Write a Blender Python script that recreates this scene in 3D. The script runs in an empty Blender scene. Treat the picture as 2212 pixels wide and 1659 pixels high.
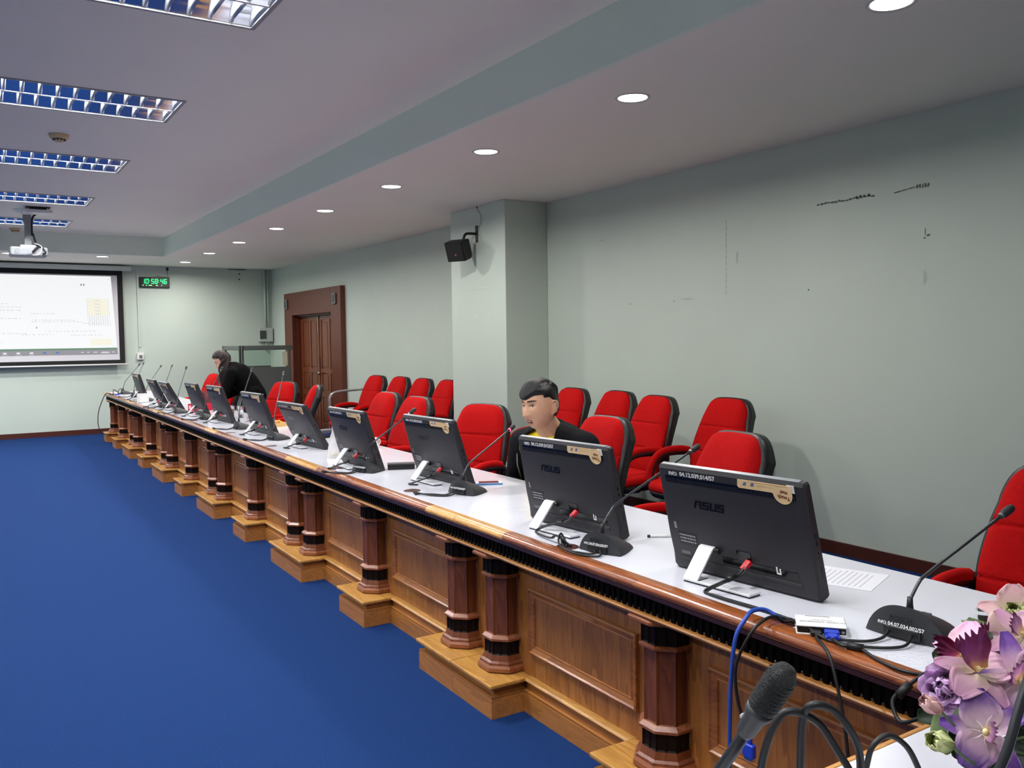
import bpy, bmesh, math, random
from mathutils import Vector, Matrix, Euler, noise
random.seed(7)
PI = math.pi
scene = bpy.context.scene
COL = scene.collection

# ---------------------------------------------------------------- camera
F_PX, YAW, PITCH, ROLL = 1872.2, 0.5713, -0.0512, -0.0138
CAM_H = 1.5
def cam_axes():
    c, s = math.cos(YAW), math.sin(YAW)
    r = Vector((c, -s, 0)); f = Vector((s, c, 0)); u = Vector((0, 0, 1))
    f2 = f*math.cos(PITCH) + u*math.sin(PITCH); u2 = u*math.cos(PITCH) - f*math.sin(PITCH)
    r3 = r*math.cos(ROLL) + u2*math.sin(ROLL); u3 = u2*math.cos(ROLL) - r*math.sin(ROLL)
    return r3, u3, f2
_r, _u, _f = cam_axes()
cd = bpy.data.cameras.new('camera'); cam = bpy.data.objects.new('camera', cd); COL.objects.link(cam)
cd.sensor_width = 36.0; cd.sensor_fit = 'HORIZONTAL'; cd.lens = F_PX/2212*36.0
cd.clip_start = 0.02; cd.clip_end = 100
m3 = Matrix((_r, _u, -_f)).transposed()
cam.matrix_world = Matrix.Translation((0, 0, CAM_H)) @ m3.to_4x4()
scene.camera = cam
# ---------------------------------------------------------------- view + world
scene.view_settings.view_transform = 'Standard'; scene.view_settings.look = 'None'
scene.view_settings.gamma = 1.0; scene.view_settings.use_curve_mapping = False
scene.view_settings.exposure = 0.53
w = bpy.data.worlds.new('world'); scene.world = w; w.use_nodes = True
w.node_tree.nodes['Background'].inputs[0].default_value = (0.6, 0.65, 0.7, 1)
w.node_tree.nodes['Background'].inputs[1].default_value = 0.05
scene.cycles.use_denoising = True
scene.cycles.max_bounces = 6; scene.cycles.diffuse_bounces = 4; scene.cycles.adaptive_threshold = 0.045
scene.cycles.glossy_bounces = 4; scene.cycles.transmission_bounces = 6
scene.cycles.sample_clamp_indirect = 6.0
scene.cycles.caustics_reflective = False; scene.cycles.caustics_refractive = False

TUBE_W = 20.0      # watts of one fluorescent tube
DOWN_W = 9.0       # watts of one downlight

# room numbers
H1, H2 = 2.863, 3.15            # soffit and coffer heights
XW, XL = 5.052, -3.55           # right and left walls
YB, YF = 16.15, -3.2            # back wall and wall behind the photographer
CX0, CX1, CY0, CY1 = -1.30, 2.80, -1.6, 14.30   # coffer opening
TOPZ = 0.757

# ---------------------------------------------------------------- materials
def lin(c):
    out = []
    for v in c[:3]:
        v = v/255.0
        out.append(v/12.92 if v <= 0.04045 else ((v+0.055)/1.055)**2.4)
    return (*out, 1.0)
MATS = {}
def mat(name, col=(128,128,128), rough=0.5, metal=0.0, var=0.0, vscale=8.0, bump=0.0, bscale=200.0,
        coat=0.0, emit=None, estr=0.0, trans=0.0, alpha=1.0, sheen=0.0, stretch=(1,1,1), spec=0.5, sss=0.0, ior=1.45):
    if name in MATS: return MATS[name]
    m = bpy.data.materials.new(name); m.use_nodes = True
    nt = m.node_tree; b = nt.nodes['Principled BSDF']
    base = lin(col)
    b.inputs['Base Color'].default_value = base
    b.inputs['Roughness'].default_value = rough; b.inputs['Metallic'].default_value = metal
    b.inputs['Coat Weight'].default_value = coat; b.inputs['Coat Roughness'].default_value = 0.08
    b.inputs['Transmission Weight'].default_value = trans; b.inputs['Alpha'].default_value = alpha
    b.inputs['Specular IOR Level'].default_value = spec; b.inputs['IOR'].default_value = ior
    b.inputs['Sheen Weight'].default_value = sheen
    if sss: b.inputs['Subsurface Weight'].default_value = sss; b.inputs['Subsurface Radius'].default_value = (0.02,0.008,0.005); b.inputs['Subsurface Scale'].default_value = 0.3
    if emit: b.inputs['Emission Color'].default_value = lin(emit); b.inputs['Emission Strength'].default_value = estr
    tc = nt.nodes.new('ShaderNodeTexCoord'); mp = nt.nodes.new('ShaderNodeMapping')
    nt.links.new(tc.outputs['Object'], mp.inputs['Vector']); mp.inputs['Scale'].default_value = stretch
    nz = nt.nodes.new('ShaderNodeTexNoise'); nz.inputs['Scale'].default_value = vscale; nz.inputs['Detail'].default_value = 4
    nt.links.new(mp.outputs[0], nz.inputs['Vector'])
    if var > 0:
        r = nt.nodes.new('ShaderNodeValToRGB')
        r.color_ramp.elements[0].position = 0.3; r.color_ramp.elements[1].position = 0.7
        r.color_ramp.elements[0].color = tuple(max(0, v*(1-var)) for v in base[:3])+(1,)
        r.color_ramp.elements[1].color = tuple(min(1, v*(1+var)) for v in base[:3])+(1,)
        nt.links.new(nz.outputs['Fac'], r.inputs['Fac']); nt.links.new(r.outputs[0], b.inputs['Base Color'])
    if bump > 0:
        n2 = nt.nodes.new('ShaderNodeTexNoise'); n2.inputs['Scale'].default_value = bscale; n2.inputs['Detail'].default_value = 2
        nt.links.new(mp.outputs[0], n2.inputs['Vector'])
        bp = nt.nodes.new('ShaderNodeBump'); bp.inputs['Strength'].default_value = bump; bp.inputs['Distance'].default_value = 0.004
        nt.links.new(n2.outputs['Fac'], bp.inputs['Height']); nt.links.new(bp.outputs[0], b.inputs['Normal'])
    MATS[name] = m; return m

def wood(name, c1, c2, axis='z', rough=0.35, coat=0.3, scale=1.0, contrast=1.0):
    """grain runs along the given axis: broad cathedral bands plus fine pores"""
    if name in MATS: return MATS[name]
    m = bpy.data.materials.new(name); m.use_nodes = True
    nt = m.node_tree; b = nt.nodes['Principled BSDF']; L = nt.links
    b.inputs['Roughness'].default_value = rough; b.inputs['Coat Weight'].default_value = coat; b.inputs['Coat Roughness'].default_value = 0.15
    tc = nt.nodes.new('ShaderNodeTexCoord'); mp = nt.nodes.new('ShaderNodeMapping')
    L.new(tc.outputs['Object'], mp.inputs['Vector'])
    s = {'x': (0.12,1,1), 'y': (1,0.12,1), 'z': (1,1,0.12)}[axis]
    mp.inputs['Scale'].default_value = tuple(v*scale for v in s)
    n1 = nt.nodes.new('ShaderNodeTexNoise'); n1.inputs['Scale'].default_value = 9; n1.inputs['Detail'].default_value = 3; n1.inputs['Distortion'].default_value = 0.4
    n2 = nt.nodes.new('ShaderNodeTexNoise'); n2.inputs['Scale'].default_value = 130; n2.inputs['Detail'].default_value = 3
    L.new(mp.outputs[0], n1.inputs['Vector']); L.new(mp.outputs[0], n2.inputs['Vector'])
    mul = nt.nodes.new('ShaderNodeMath'); mul.operation = 'MULTIPLY'; mul.inputs[1].default_value = 9.0
    fr = nt.nodes.new('ShaderNodeMath'); fr.operation = 'FRACT'
    L.new(n1.outputs['Fac'], mul.inputs[0]); L.new(mul.outputs[0], fr.inputs[0])
    mx = nt.nodes.new('ShaderNodeMath'); mx.operation = 'MULTIPLY_ADD'; mx.inputs[1].default_value = 0.45
    L.new(fr.outputs[0], mx.inputs[0])
    m2 = nt.nodes.new('ShaderNodeMath'); m2.operation = 'MULTIPLY'; m2.inputs[1].default_value = 0.6
    L.new(n2.outputs['Fac'], m2.inputs[0]); L.new(m2.outputs[0], mx.inputs[2])
    r = nt.nodes.new('ShaderNodeValToRGB')
    r.color_ramp.elements[0].position = 0.15; r.color_ramp.elements[1].position = 0.85
    r.color_ramp.elements[0].color = lin(c1); r.color_ramp.elements[1].color = lin(c2)
    L.new(mx.outputs[0], r.inputs['Fac']); L.new(r.outputs[0], b.inputs['Base Color'])
    bp = nt.nodes.new('ShaderNodeBump'); bp.inputs['Strength'].default_value = 0.08; bp.inputs['Distance'].default_value = 0.002
    L.new(n2.outputs['Fac'], bp.inputs['Height']); L.new(bp.outputs[0], b.inputs['Normal'])
    MATS[name] = m; return m

WALL   = mat('wall_paint', (193,205,195), 0.6, var=0.02, vscale=1.5, bump=0.05, bscale=300)
CEIL   = mat('ceiling_paint', (241,237,224), 0.7, var=0.015, vscale=1.0)
FASCIA = mat('fascia_paint', (226,238,224), 0.7, var=0.015, vscale=1.0)
CARPET = mat('blue_carpet', (22,48,95), 1.0, var=0.38, vscale=200, bump=0.9, bscale=260, spec=0.1)
BASEB  = mat('baseboard_brown', (74,36,26), 0.4, var=0.1)
WHITE_LAM = mat('white_laminate', (208,208,216), 0.16, var=0.01, vscale=3)
PANEL_W = wood('panel_oak', (124,74,32), (172,112,54), 'z', 0.42, 0.15)
PANEL_H = wood('moulding_oak', (132,76,34), (176,110,54), 'y', 0.32, 0.4)
PLINTH_W = wood('plinth_oak', (150,102,44), (190,140,70), 'y', 0.38, 0.2)
SKIRT_W = wood('skirting_oak', (146,92,42), (178,118,58), 'y', 0.4, 0.2)
COL_W  = wood('column_mahogany', (84,40,20), (122,66,36), 'z', 0.4, 0.12)
RING_W = wood('ring_mahogany', (104,54,30), (146,86,52), 'y', 0.34, 0.25)
DARK_W = mat('dark_stained_wood', (24,15,12), 0.45, var=0.2, vscale=30, spec=0.15)
NOSE_R = wood('nosing_brown', (112,56,24), (154,86,40), 'y', 0.25, 0.6)
NOSE_Y = wood('nosing_honey', (176,120,52), (216,162,86), 'y', 0.25, 0.6)
BEAD_Y = wood('bead_honey', (148,94,42), (190,130,66), 'y', 0.28, 0.5)
RED_FAB = mat('red_fabric', (178,13,14), 0.95, var=0.08, vscale=60, bump=0.35, bscale=700, spec=0.15)
BLACK_VINYL = mat('black_vinyl', (24,24,25), 0.45, bump=0.15, bscale=220)
BLACK_PL = mat('black_plastic', (26,26,28), 0.42, var=0.05, vscale=30)
CHASSIS = mat('charcoal_plastic', (47,46,49), 0.42, var=0.04, vscale=40, bump=0.04, bscale=900, spec=0.3)
TRIM_GREY = mat('grey_trim', (120,122,126), 0.35)
GLOSS_BLK = mat('gloss_black', (8,8,9), 0.12)
SILVER = mat('satin_silver', (218,218,222), 0.35, metal=0.15)
CHROME = mat('chrome', (200,200,202), 0.15, metal=1.0)
RED_PL = mat('red_plastic', (190,30,40), 0.4)
CABLE = mat('black_cable', (20,20,21), 0.5)
WHITE_PL = mat('white_plastic', (225,225,222), 0.4, var=0.01)
WHITE_INK = mat('white_ink', (238,238,238), 0.6)
MIC_BODY = mat('mic_charcoal', (46,47,50), 0.55, bump=0.08, bscale=600)
BROWN_PL = mat('brown_grommet', (72,38,30), 0.4)
BEIGE = mat('sticker_beige', (232,200,150), 0.5, var=0.06, vscale=25)
BROWN_INK = mat('brown_ink', (120,62,30), 0.6)
BLUE_PL = mat('blue_plastic', (32,58,176), 0.4)
BLUE_CABLE = mat('blue_cable', (40,74,168), 0.45)

# ---------------------------------------------------------------- mesh helpers
class B:
    """collects geometry for one mesh object"""
    def __init__(s): s.bm = bmesh.new(); s.X = Matrix.Identity(4)
    def v(s, p): return s.bm.verts.new(s.X @ Vector(p))
    def face(s, vs, smooth=False):
        try: f = s.bm.faces.new(vs); f.smooth = smooth; return f
        except ValueError: return None
    def box(s, x0, x1, y0, y1, z0, z1, bev=0.0, seg=1):
        P = [(x,y,z) for z in (z0,z1) for y in (y0,y1) for x in (x0,x1)]
        V = [s.v(p) for p in P]
        fs = [s.face([V[i] for i in q]) for q in ((0,2,3,1),(4,5,7,6),(0,1,5,4),(2,6,7,3),(0,4,6,2),(1,3,7,5))]
        if bev > 0:
            es = list({e for f in fs for e in f.edges})
            bmesh.ops.bevel(s.bm, geom=es, offset=bev, segments=seg, affect='EDGES', profile=0.5)
        return s
    def prism(s, poly, a, b, axis='y', smooth=False, cap=True):
        """extrude a 2d polygon along an axis; poly coordinates are the two other axes in xyz order"""
        def P(p, t):
            return {'x': (t,p[0],p[1]), 'y': (p[0],t,p[1]), 'z': (p[0],p[1],t)}[axis]
        A = [s.v(P(p,a)) for p in poly]; C = [s.v(P(p,b)) for p in poly]
        n = len(poly)
        for i in range(n): s.face([A[i],A[(i+1)%n],C[(i+1)%n],C[i]], smooth)
        if cap: s.face(A[::-1]); s.face(C)
        return s
    def lathe(s, prof, n=24, c=(0,0,0), axis='z', smooth=True, phase=0.0, cap=True):
        rings = []
        for (r, h) in prof:
            ring = []
            for k in range(n):
                a = 2*PI*k/n+phase
                p = {'z': (c[0]+r*math.cos(a), c[1]+r*math.sin(a), c[2]+h),
                     'x': (c[0]+h, c[1]+r*math.cos(a), c[2]+r*math.sin(a)),
                     'y': (c[0]+r*math.sin(a), c[1]+h, c[2]+r*math.cos(a))}[axis]
                ring.append(s.v(p))
            rings.append(ring)
        for A, C in zip(rings, rings[1:]):
            for k in range(n): s.face([A[k],A[(k+1)%n],C[(k+1)%n],C[k]], smooth)
        if cap:
            s.face(rings[0][::-1]); s.face(rings[-1])
        return s
    def tube(s, pts, r, n=8, smooth=True, flat=1.0, up=None, cap=True):
        pts = [Vector(p) for p in pts]
        rs = r if isinstance(r, (list, tuple)) else [r]*len(pts)
        rings = []; N = None
        for i, p in enumerate(pts):
            t = (pts[min(i+1,len(pts)-1)]-pts[max(i-1,0)]).normalized()
            if N is None:
                N = Vector(up) if up else (Vector((0,0,1)) if abs(t.z) < 0.9 else Vector((1,0,0)))
            elif up: N = Vector(up)
            N = (N - t*N.dot(t))
            N = N.normalized() if N.length > 1e-6 else Vector((1,0,0))
            W = t.cross(N)
            rings.append([s.v(p + N*(rs[i]*math.sin(2*PI*k/n)*flat) + W*(rs[i]*math.cos(2*PI*k/n))) for k in range(n)])
        for A, C in zip(rings, rings[1:]):
            for k in range(n): s.face([A[k],A[(k+1)%n],C[(k+1)%n],C[k]], smooth)
        if cap: s.face(rings[0][::-1]); s.face(rings[-1])
        return s
    def grid(s, fn, nu, nv, smooth=True, closeu=False):
        V = [[s.v(fn(i/(nu-1 if not closeu else nu), j/(nv-1))) for j in range(nv)] for i in range(nu)]
        for i in range(nu if closeu else nu-1):
            for j in range(nv-1):
                s.face([V[i][j],V[(i+1)%nu][j],V[(i+1)%nu][j+1],V[i][j+1]], smooth)
        return V
    def ball(s, c, r, n=16, m=10, smooth=True):
        rx, ry, rz = r if isinstance(r, (tuple, list)) else (r, r, r)
        top = s.v((c[0],c[1],c[2]+rz)); bot = s.v((c[0],c[1],c[2]-rz)); rings = []
        for j in range(1, m):
            th = PI*j/m
            rings.append([s.v((c[0]+rx*math.sin(th)*math.cos(2*PI*k/n), c[1]+ry*math.sin(th)*math.sin(2*PI*k/n), c[2]+rz*math.cos(th))) for k in range(n)])
        for k in range(n): s.face([top,rings[0][k],rings[0][(k+1)%n]], smooth); s.face([bot,rings[-1][(k+1)%n],rings[-1][k]], smooth)
        for A, C in zip(rings, rings[1:]):
            for k in range(n): s.face([A[k],C[k],C[(k+1)%n],A[(k+1)%n]], smooth)
        return s
    def mesh(s, name, m=None, sharp=None, fix=True):
        if fix: bmesh.ops.recalc_face_normals(s.bm, faces=s.bm.faces)
        me = bpy.data.meshes.new(name); s.bm.to_mesh(me); s.bm.free()
        if sharp is not None:
            for p in me.polygons: p.use_smooth = True
            me.set_sharp_from_angle(angle=math.radians(sharp))
        if m: me.materials.append(m)
        return me
    def obj(s, name, m, parent=None, loc=None, rot=None, sharp=None, fix=True, kind=None, label=None):
        return link(name, s.mesh(name, m, sharp, fix), parent, loc, rot, kind, label)

def link(name, me, parent=None, loc=None, rot=None, kind=None, label=None):
    o = bpy.data.objects.new(name, me); COL.objects.link(o)
    if parent: o.parent = parent
    if loc: o.location = loc
    if rot: o.rotation_euler = rot
    if kind: o['kind'] = kind
    if label: o['label'] = label
    return o
def thing(name, label, cat, loc=(0,0,0), rz=0.0, group=None):
    o = bpy.data.objects.new(name, None); COL.objects.link(o)
    o.empty_display_size = 0.05
    o.location = loc; o.rotation_euler = (0,0,rz); o['label'] = label; o['category'] = cat
    if group: o['group'] = group
    return o
def tag(o, label, cat, group=None):
    o['label'] = label; o['category'] = cat
    if group: o['group'] = group
    return o
def struct(name, b, m, parent=None, sharp=None):
    o = b.obj(name, m, parent, sharp=sharp)
    if not parent: o['kind'] = 'structure'
    return o
def copy_tree(o, parent=None):
    c = o.copy(); COL.objects.link(c); c.parent = parent
    for ch in list(o.children): copy_tree(ch, c)
    return c
def bez(pts, n=10):
    """Catmull-Rom through points"""
    P = [Vector(p) for p in pts]; out = []
    for i in range(len(P)-1):
        p0 = P[max(i-1,0)]; p1 = P[i]; p2 = P[i+1]; p3 = P[min(i+2,len(P)-1)]
        for k in range(n):
            t = k/n
            out.append(0.5*((2*p1)+(p2-p0)*t+(2*p0-5*p1+4*p2-p3)*t*t+(3*p1-p0-3*p2+p3)*t**3))
    out.append(P[-1]); return out
TXT = {}
def text_mesh(s, size, m, depth=0.0, align='CENTER', bold=0.0, key=None):
    k = (s, size, m.name, align, bold)
    if k in TXT: return TXT[k]
    cu = bpy.data.curves.new('lettering', 'FONT'); cu.body = s; cu.size = size; cu.align_x = align; cu.align_y = 'CENTER'
    cu.extrude = depth; cu.offset = bold; cu.resolution_u = 2
    o = bpy.data.objects.new('lettering', cu); COL.objects.link(o)
    me = bpy.data.meshes.new_from_object(o)
    bpy.data.objects.remove(o); bpy.data.curves.remove(cu)
    me.materials.clear(); me.materials.append(m); me.name = 'lettering'
    TXT[k] = me; return me
# ================================================================= THE ROOM
def boxes(lst, bev=0):
    b = B()
    for q in lst: b.box(*q)
    return b
DY0, DY1, DZ = 12.94, 14.78, 1.97          # door opening in right wall
struct('floor', boxes([(XL-0.2, XW+0.3, YF-0.2, YB+0.2, -0.15, 0)]), CARPET)
struct('wall_right', boxes([(XW, XW+0.16, YF, DY0, 0, H2+0.2), (XW, XW+0.16, DY1, YB, 0, H2+0.2), (XW, XW+0.16, DY0, DY1, DZ, H2+0.2)]), WALL)
struct('wall_back', boxes([(XL, XW+0.16, YB, YB+0.15, 0, H2+0.2)]), WALL)
struct('wall_left', boxes([(XL-0.15, XL, YF, YB, 0, H2+0.2)]), WALL)
struct('wall_front', boxes([(XL, XW+0.16, YF-0.15, YF, 0, H2+0.2)]), WALL)
pil = struct('wall_pilaster', B().box(4.55, XW-0.001, 7.17, 8.26, 0.0, H1, 0.004), WALL)
# ceiling: coffer slab with openings for the troffers, soffit ring, fascia
LX0, LX1 = 0.115, 1.385
LYC = [-0.25, 2.02, 4.30, 6.55, 8.78, 11.08, 13.20]
LW = 0.325
cb = B(); cb.box(CX0-0.1, LX0, CY0-0.1, CY1+0.1, H2, H2+0.03); cb.box(LX1, CX1+0.1, CY0-0.1, CY1+0.1, H2, H2+0.03)
ys = [CY0-0.1]+[y for c in LYC for y in (c-LW, c+LW)]+[CY1+0.1]
for a, c in zip(ys[::2], ys[1::2]): cb.box(LX0, LX1, a, c, H2, H2+0.03)
ceil = struct('ceiling', cb, CEIL)
sb = B()
sb.box(CX1, XW, YF, YB, H1, H1+0.02); sb.box(XL, CX0, YF, YB, H1, H1+0.02)
sb.box(CX0, CX1, CY1, YB, H1, H1+0.02); sb.box(CX0, CX1, YF, CY0, H1, H1+0.02)
sb.obj('soffit', CEIL, ceil)
fb = B()
fb.box(CX1-0.001, CX1+0.03, CY0, CY1, H1-0.001, H2); fb.box(CX0-0.03, CX0+0.001, CY0, CY1, H1-0.001, H2)
fb.box(CX0, CX1, CY1-0.001, CY1+0.03, H1-0.001, H2); fb.box(CX0, CX1, CY0-0.03, CY0+0.001, H1-0.001, H2)
fb.obj('fascia', FASCIA, ceil)
# skirting boards
bh = 0.085
struct('baseboard_right', boxes([(XW-0.016, XW, YF, 7.17, 0, bh), (XW-0.016, XW, 8.26, 12.53, 0, bh), (XW-0.016, XW, 15.19, YB, 0, bh),
       (4.534, 4.55, 7.154, 8.276, 0, bh), (4.534, XW, 7.154, 7.17, 0, bh), (4.534, XW, 8.26, 8.276, 0, bh)]), BASEB)
struct('baseboard_back', boxes([(XL, XW, YB-0.016, YB, 0, bh)]), BASEB)
struct('baseboard_left', boxes([(XL, XL+0.016, YF, YB, 0, bh)]), BASEB)

# wall scars: peeled paint marks
PEEL = mat('bare_plaster', (98,104,99), 0.9); SCUFF = mat('scuffed_paint', (176,187,179), 0.8); PLAST = mat('filler_white', (205,212,206), 0.8)
def flake(b, X, y, z, ly, lz, rnd, nrm=-1):
    n = 9; vs = []
    for k in range(n):
        a = 2*PI*k/n; f = 0.6+0.6*rnd.random()
        vs.append(b.v((X, y+ly*f*math.cos(a), z+lz*f*math.sin(a))))
    b.face(vs)
rnd = random.Random(3)
b = B(); xs = XW-0.0012
for k in range(16): flake(b, xs, 3.92-0.028*k, 2.40+0.004*rnd.uniform(-1,1), 0.016, 0.004+0.005*rnd.random(), rnd)
for k in range(4): flake(b, xs, 3.62-0.03*k, 2.408, 0.012, 0.010, rnd)
for k in range(8): flake(b, xs, 3.34-0.018*k, 2.395+0.002*k, 0.012, 0.005, rnd)
for k in range(5): flake(b, xs, 3.19-0.018*k, 2.41, 0.008, 0.012+0.006*rnd.random(), rnd)
for (dy, dz, a, c) in ((0,0.02,0.003,0.03),(-0.02,-0.005,0.014,0.008),(0.005,-0.02,0.008,0.006)): flake(b, xs, 3.135+dy, 2.11+dz, a, c, rnd)
for (y,z) in ((5.9,1.8),(5.35,1.80),(4.0,1.82),(2.0,0.9),(1.6,0.6)): flake(b, xs, y, z, 0.008, 0.006, rnd)
o = b.obj('paint_scar', PEEL, bpy.data.objects['wall_right'])
b = B()
for k in range(13): flake(b, xs, 4.771+0.003*rnd.uniform(-1,1), 2.38-0.045*k, 0.006, 0.02, rnd)
flake(b, xs, 4.66, 2.11, 0.012, 0.05, rnd); flake(b, xs, 3.133, 1.85, 0.014, 0.05, rnd); flake(b, xs, 6.3, 2.40, 0.05, 0.006, rnd); flake(b, xs, 5.2, 1.81, 0.08, 0.008, rnd)
b.obj('scuff_mark', SCUFF, bpy.data.objects['wall_right'])
b = B()
xs = 4.55-0.0012
for k in range(12): flake(b, xs, 7.86-0.033*k, 2.024+0.003*rnd.uniform(-1,1), 0.022, 0.006+0.006*(k>5), rnd)
flake(b, xs, 7.99, 1.757, 0.006, 0.028, rnd); flake(b, xs, 7.75, 1.752, 0.024, 0.016, rnd); flake(b, xs, 7.485, 1.762, 0.008, 0.035, rnd)
b.obj('paint_scar', PLAST, pil)

# ================================================================= DOOR
DOORF = wood('door_frame_wood', (86,38,22), (104,50,30), 'z', 0.5, 0.1)
DOORL = wood('door_leaf_wood', (96,44,18), (128,66,30), 'z', 0.4, 0.25)
XF = 4.97
d = bpy.data.objects.new('door_1', None); COL.objects.link(d); d['kind'] = 'structure'; d.location = (XF, 13.86, 0)
def dl(y): return y-13.86
fb = B(); g = XW-XF-0.001
fb.box(0, g, dl(12.53), dl(DY0), 0, 2.36, 0.003); fb.box(0, g, dl(DY1), dl(15.19), 0, 2.36, 0.003); fb.box(0, g, dl(DY0), dl(DY1), DZ, 2.36, 0.003)
fb.box(g, g+0.15, dl(DY0)-0.02+0.02, dl(DY0)+0.03, 0, DZ); fb.box(g, g+0.15, dl(DY1)-0.03, dl(DY1), 0, DZ); fb.box(g, g+0.15, dl(DY0), dl(DY1), DZ-0.03, DZ)
fb.obj('door_frame', DOORF, d)
def leaf(y0, y1, knob):
    x0 = 5.113-XF
    L = B(); L.box(x0+0.012, x0+0.045, y0, y1, 0.01, DZ-0.035)
    # stiles and rails standing proud of the sunk panels
    W_ = y1-y0; st = 0.10; mid = (y0+y1)/2
    rails = [(0.01,0.16),(0.60,0.68),(0.99,1.06),(1.87,DZ-0.035)]
    for (a, c) in ((y0,y0+st),(mid-0.045,mid+0.045),(y1-st,y1)): L.box(x0, x0+0.02, a, c, 0.01, DZ-0.035)
    for (a, c) in rails: L.box(x0+0.0005, x0+0.02, y0, y1, a, c)
    o = L.obj('door_leaf', DOORL, d)
    for (pa, pc) in ((y0+st, mid-0.045),(mid+0.045, y1-st)):
        for (za, zc) in ((0.16,0.60),(0.68,0.99),(1.06,1.87)):
            p = B(); p.box(x0+0.004, x0+0.014, pa+0.035, pc-0.035, za+0.035, zc-0.035, 0.004)
            p.obj('panel', DOORL, o)
    return o
l1 = leaf(dl(DY0)+0.032, -0.004, 1); l2 = leaf(0.004, dl(DY1)-0.032, 0)
b = B(); b.box(5.113-XF-0.012, 5.113-XF, -0.02, 0.02, 0.02, DZ-0.035, 0.003); b.obj('meeting_strip', DOORL, d)
b = B(); b.lathe([(0.0,-0.045),(0.022,-0.042),(0.028,-0.03),(0.02,-0.012),(0.014,0)], 14, (5.113-XF-0.012, -0.05, 0.985), 'x'); b.obj('door_knob', CHROME, l1)
b = B()
for k in range(7):
    z = 1.25-0.03*k; b.tube([(5.113-XF-0.018, -0.05+0.012*math.cos(t)*(k%2)+0.008*math.sin(t), z+0.02*math.sin(t+0.3)) for t in [2*PI*i/8 for i in range(9)]], 0.004, 5)
b.obj('chain', mat('dark_iron',(30,28,28),0.4,0.8), l1)
b = B(); b.box(5.113-XF-0.02, 5.113-XF-0.012, -0.012, 0.012, 1.66, DZ-0.06); b.obj('bolt_plate', CHROME, d)
for y, lab in ((12.758,'near'),(15.049,'far')):
    t = thing('door_sensor', 'small grey sensor on the brown door head, '+('on the wall chair side' if lab=='near' else 'on the room corner side'), 'sensor', (XF, y, 2.17))
    B().box(-0.03, -0.001, -0.07, 0.07, -0.085, 0.085, 0.008).obj('case', mat('sensor_grey',(122,122,118),0.5), t)
    B().box(-0.036, -0.03, -0.045, 0.045, -0.06, 0.06, 0.004).obj('lens', mat('sensor_lens',(70,72,72),0.3), t)

# ================================================================= CEILING LIGHTS
MIRROR = mat('louvre_mirror', (222,226,236), 0.12, metal=1.0)
BLADE = mat('louvre_blade', (240,240,244), 0.35, metal=0.0)
LAMPGLOW = mat('tube_glass', (255,255,255), 0.3, emit=(250,252,255), estr=9.0)
HOUS = mat('fixture_white', (232,232,230), 0.5)
def make_troffer():
    t = thing('ceiling_light', '', 'ceiling light')
    hx, hy = (LX1-LX0)/2, LW
    b = B()
    b.box(-hx, hx, -hy, hy, 0.10, 0.105); b.box(-hx, -hx+0.004, -hy, hy, 0, 0.10); b.box(hx-0.004, hx, -hy, hy, 0, 0.10)
    b.box(-hx, hx, -hy, -hy+0.004, 0, 0.10); b.box(-hx, hx, hy-0.004, hy, 0, 0.10)
    b.obj('housing', HOUS, t)
    b = B()   # rim
    for q in ((-hx-0.012,hx+0.012,-hy-0.012,-hy+0.012),(-hx-0.012,hx+0.012,hy-0.012,hy+0.012),(-hx-0.012,-hx+0.012,-hy,hy),(hx-0.012,hx+0.012,-hy,hy)): b.box(*q, -0.006, 0.0)
    b.obj('rim', mat('rim_grey',(150,150,152),0.5), t)
    # parabolic mirror reflectors: two troughs
    for c in (-hy/2, hy/2):
        b = B(); hw = hy/2-0.014
        pts = []
        for k in range(13):
            s = -1+2*k/12; pts.append((c+hw*s, 0.004+0.075*(1-abs(s)**2.2)))
        for i in range(12):
            if 4 < i < 7: continue
            (ya, za), (yb, zb) = pts[i], pts[i+1]
            b.face([b.v((-hx+0.01, ya, za)), b.v((hx-0.01, ya, za)), b.v((hx-0.01, yb, zb)), b.v((-hx+0.01, yb, zb))], True)
        bmesh.ops.remove_doubles(b.bm, verts=b.bm.verts, dist=1e-5)
        b.obj('reflector', MIRROR, t)
        b = B(); b.tube([(-hx+0.03, c, 0.083), (hx-0.03, c, 0.083)], 0.013, 10); b.obj('lamp_tube', LAMPGLOW, t)
    # V shaped cross blades
    nb = 13
    for i in range(nb):
        x = -hx+0.012+(2*hx-0.024)*i/(nb-1)
        for c in (-hy/2, hy/2):
            b = B(); hw = hy/2-0.014
            V = []
            for k in range(9):
                s = -1+2*k/8; zt = 0.004+0.062*(1-abs(s)**2.2)
                V.append((b.v((x, c+hw*s, 0.002)), b.v((x-0.014, c+hw*s, zt+0.004)), b.v((x+0.014, c+hw*s, zt+0.004))))
            for A, C in zip(V, V[1:]):
                b.face([A[0],C[0],C[1],A[1]], True); b.face([A[0],A[2],C[2],C[0]], True); b.face([A[1],C[1],C[2],A[2]], True)
            b.obj('louvre_blade', BLADE, t)
    b = B(); b.box(-hx+0.01, hx-0.01, -0.012, 0.012, 0.0, 0.012); b.obj('spine', BLADE, t)
    return t
tro = make_troffer()
FL = ['fluorescent louvre ceiling light over the head table end', 'fluorescent louvre ceiling light, second from the head table end', 'fluorescent louvre ceiling light, third from the head table end',
      'fluorescent louvre ceiling light just before the cream smoke detector', 'fluorescent louvre ceiling light just beyond the cream smoke detector',
      'fluorescent louvre ceiling light beside the white wireless box', 'fluorescent louvre ceiling light behind the projector pole']
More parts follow.
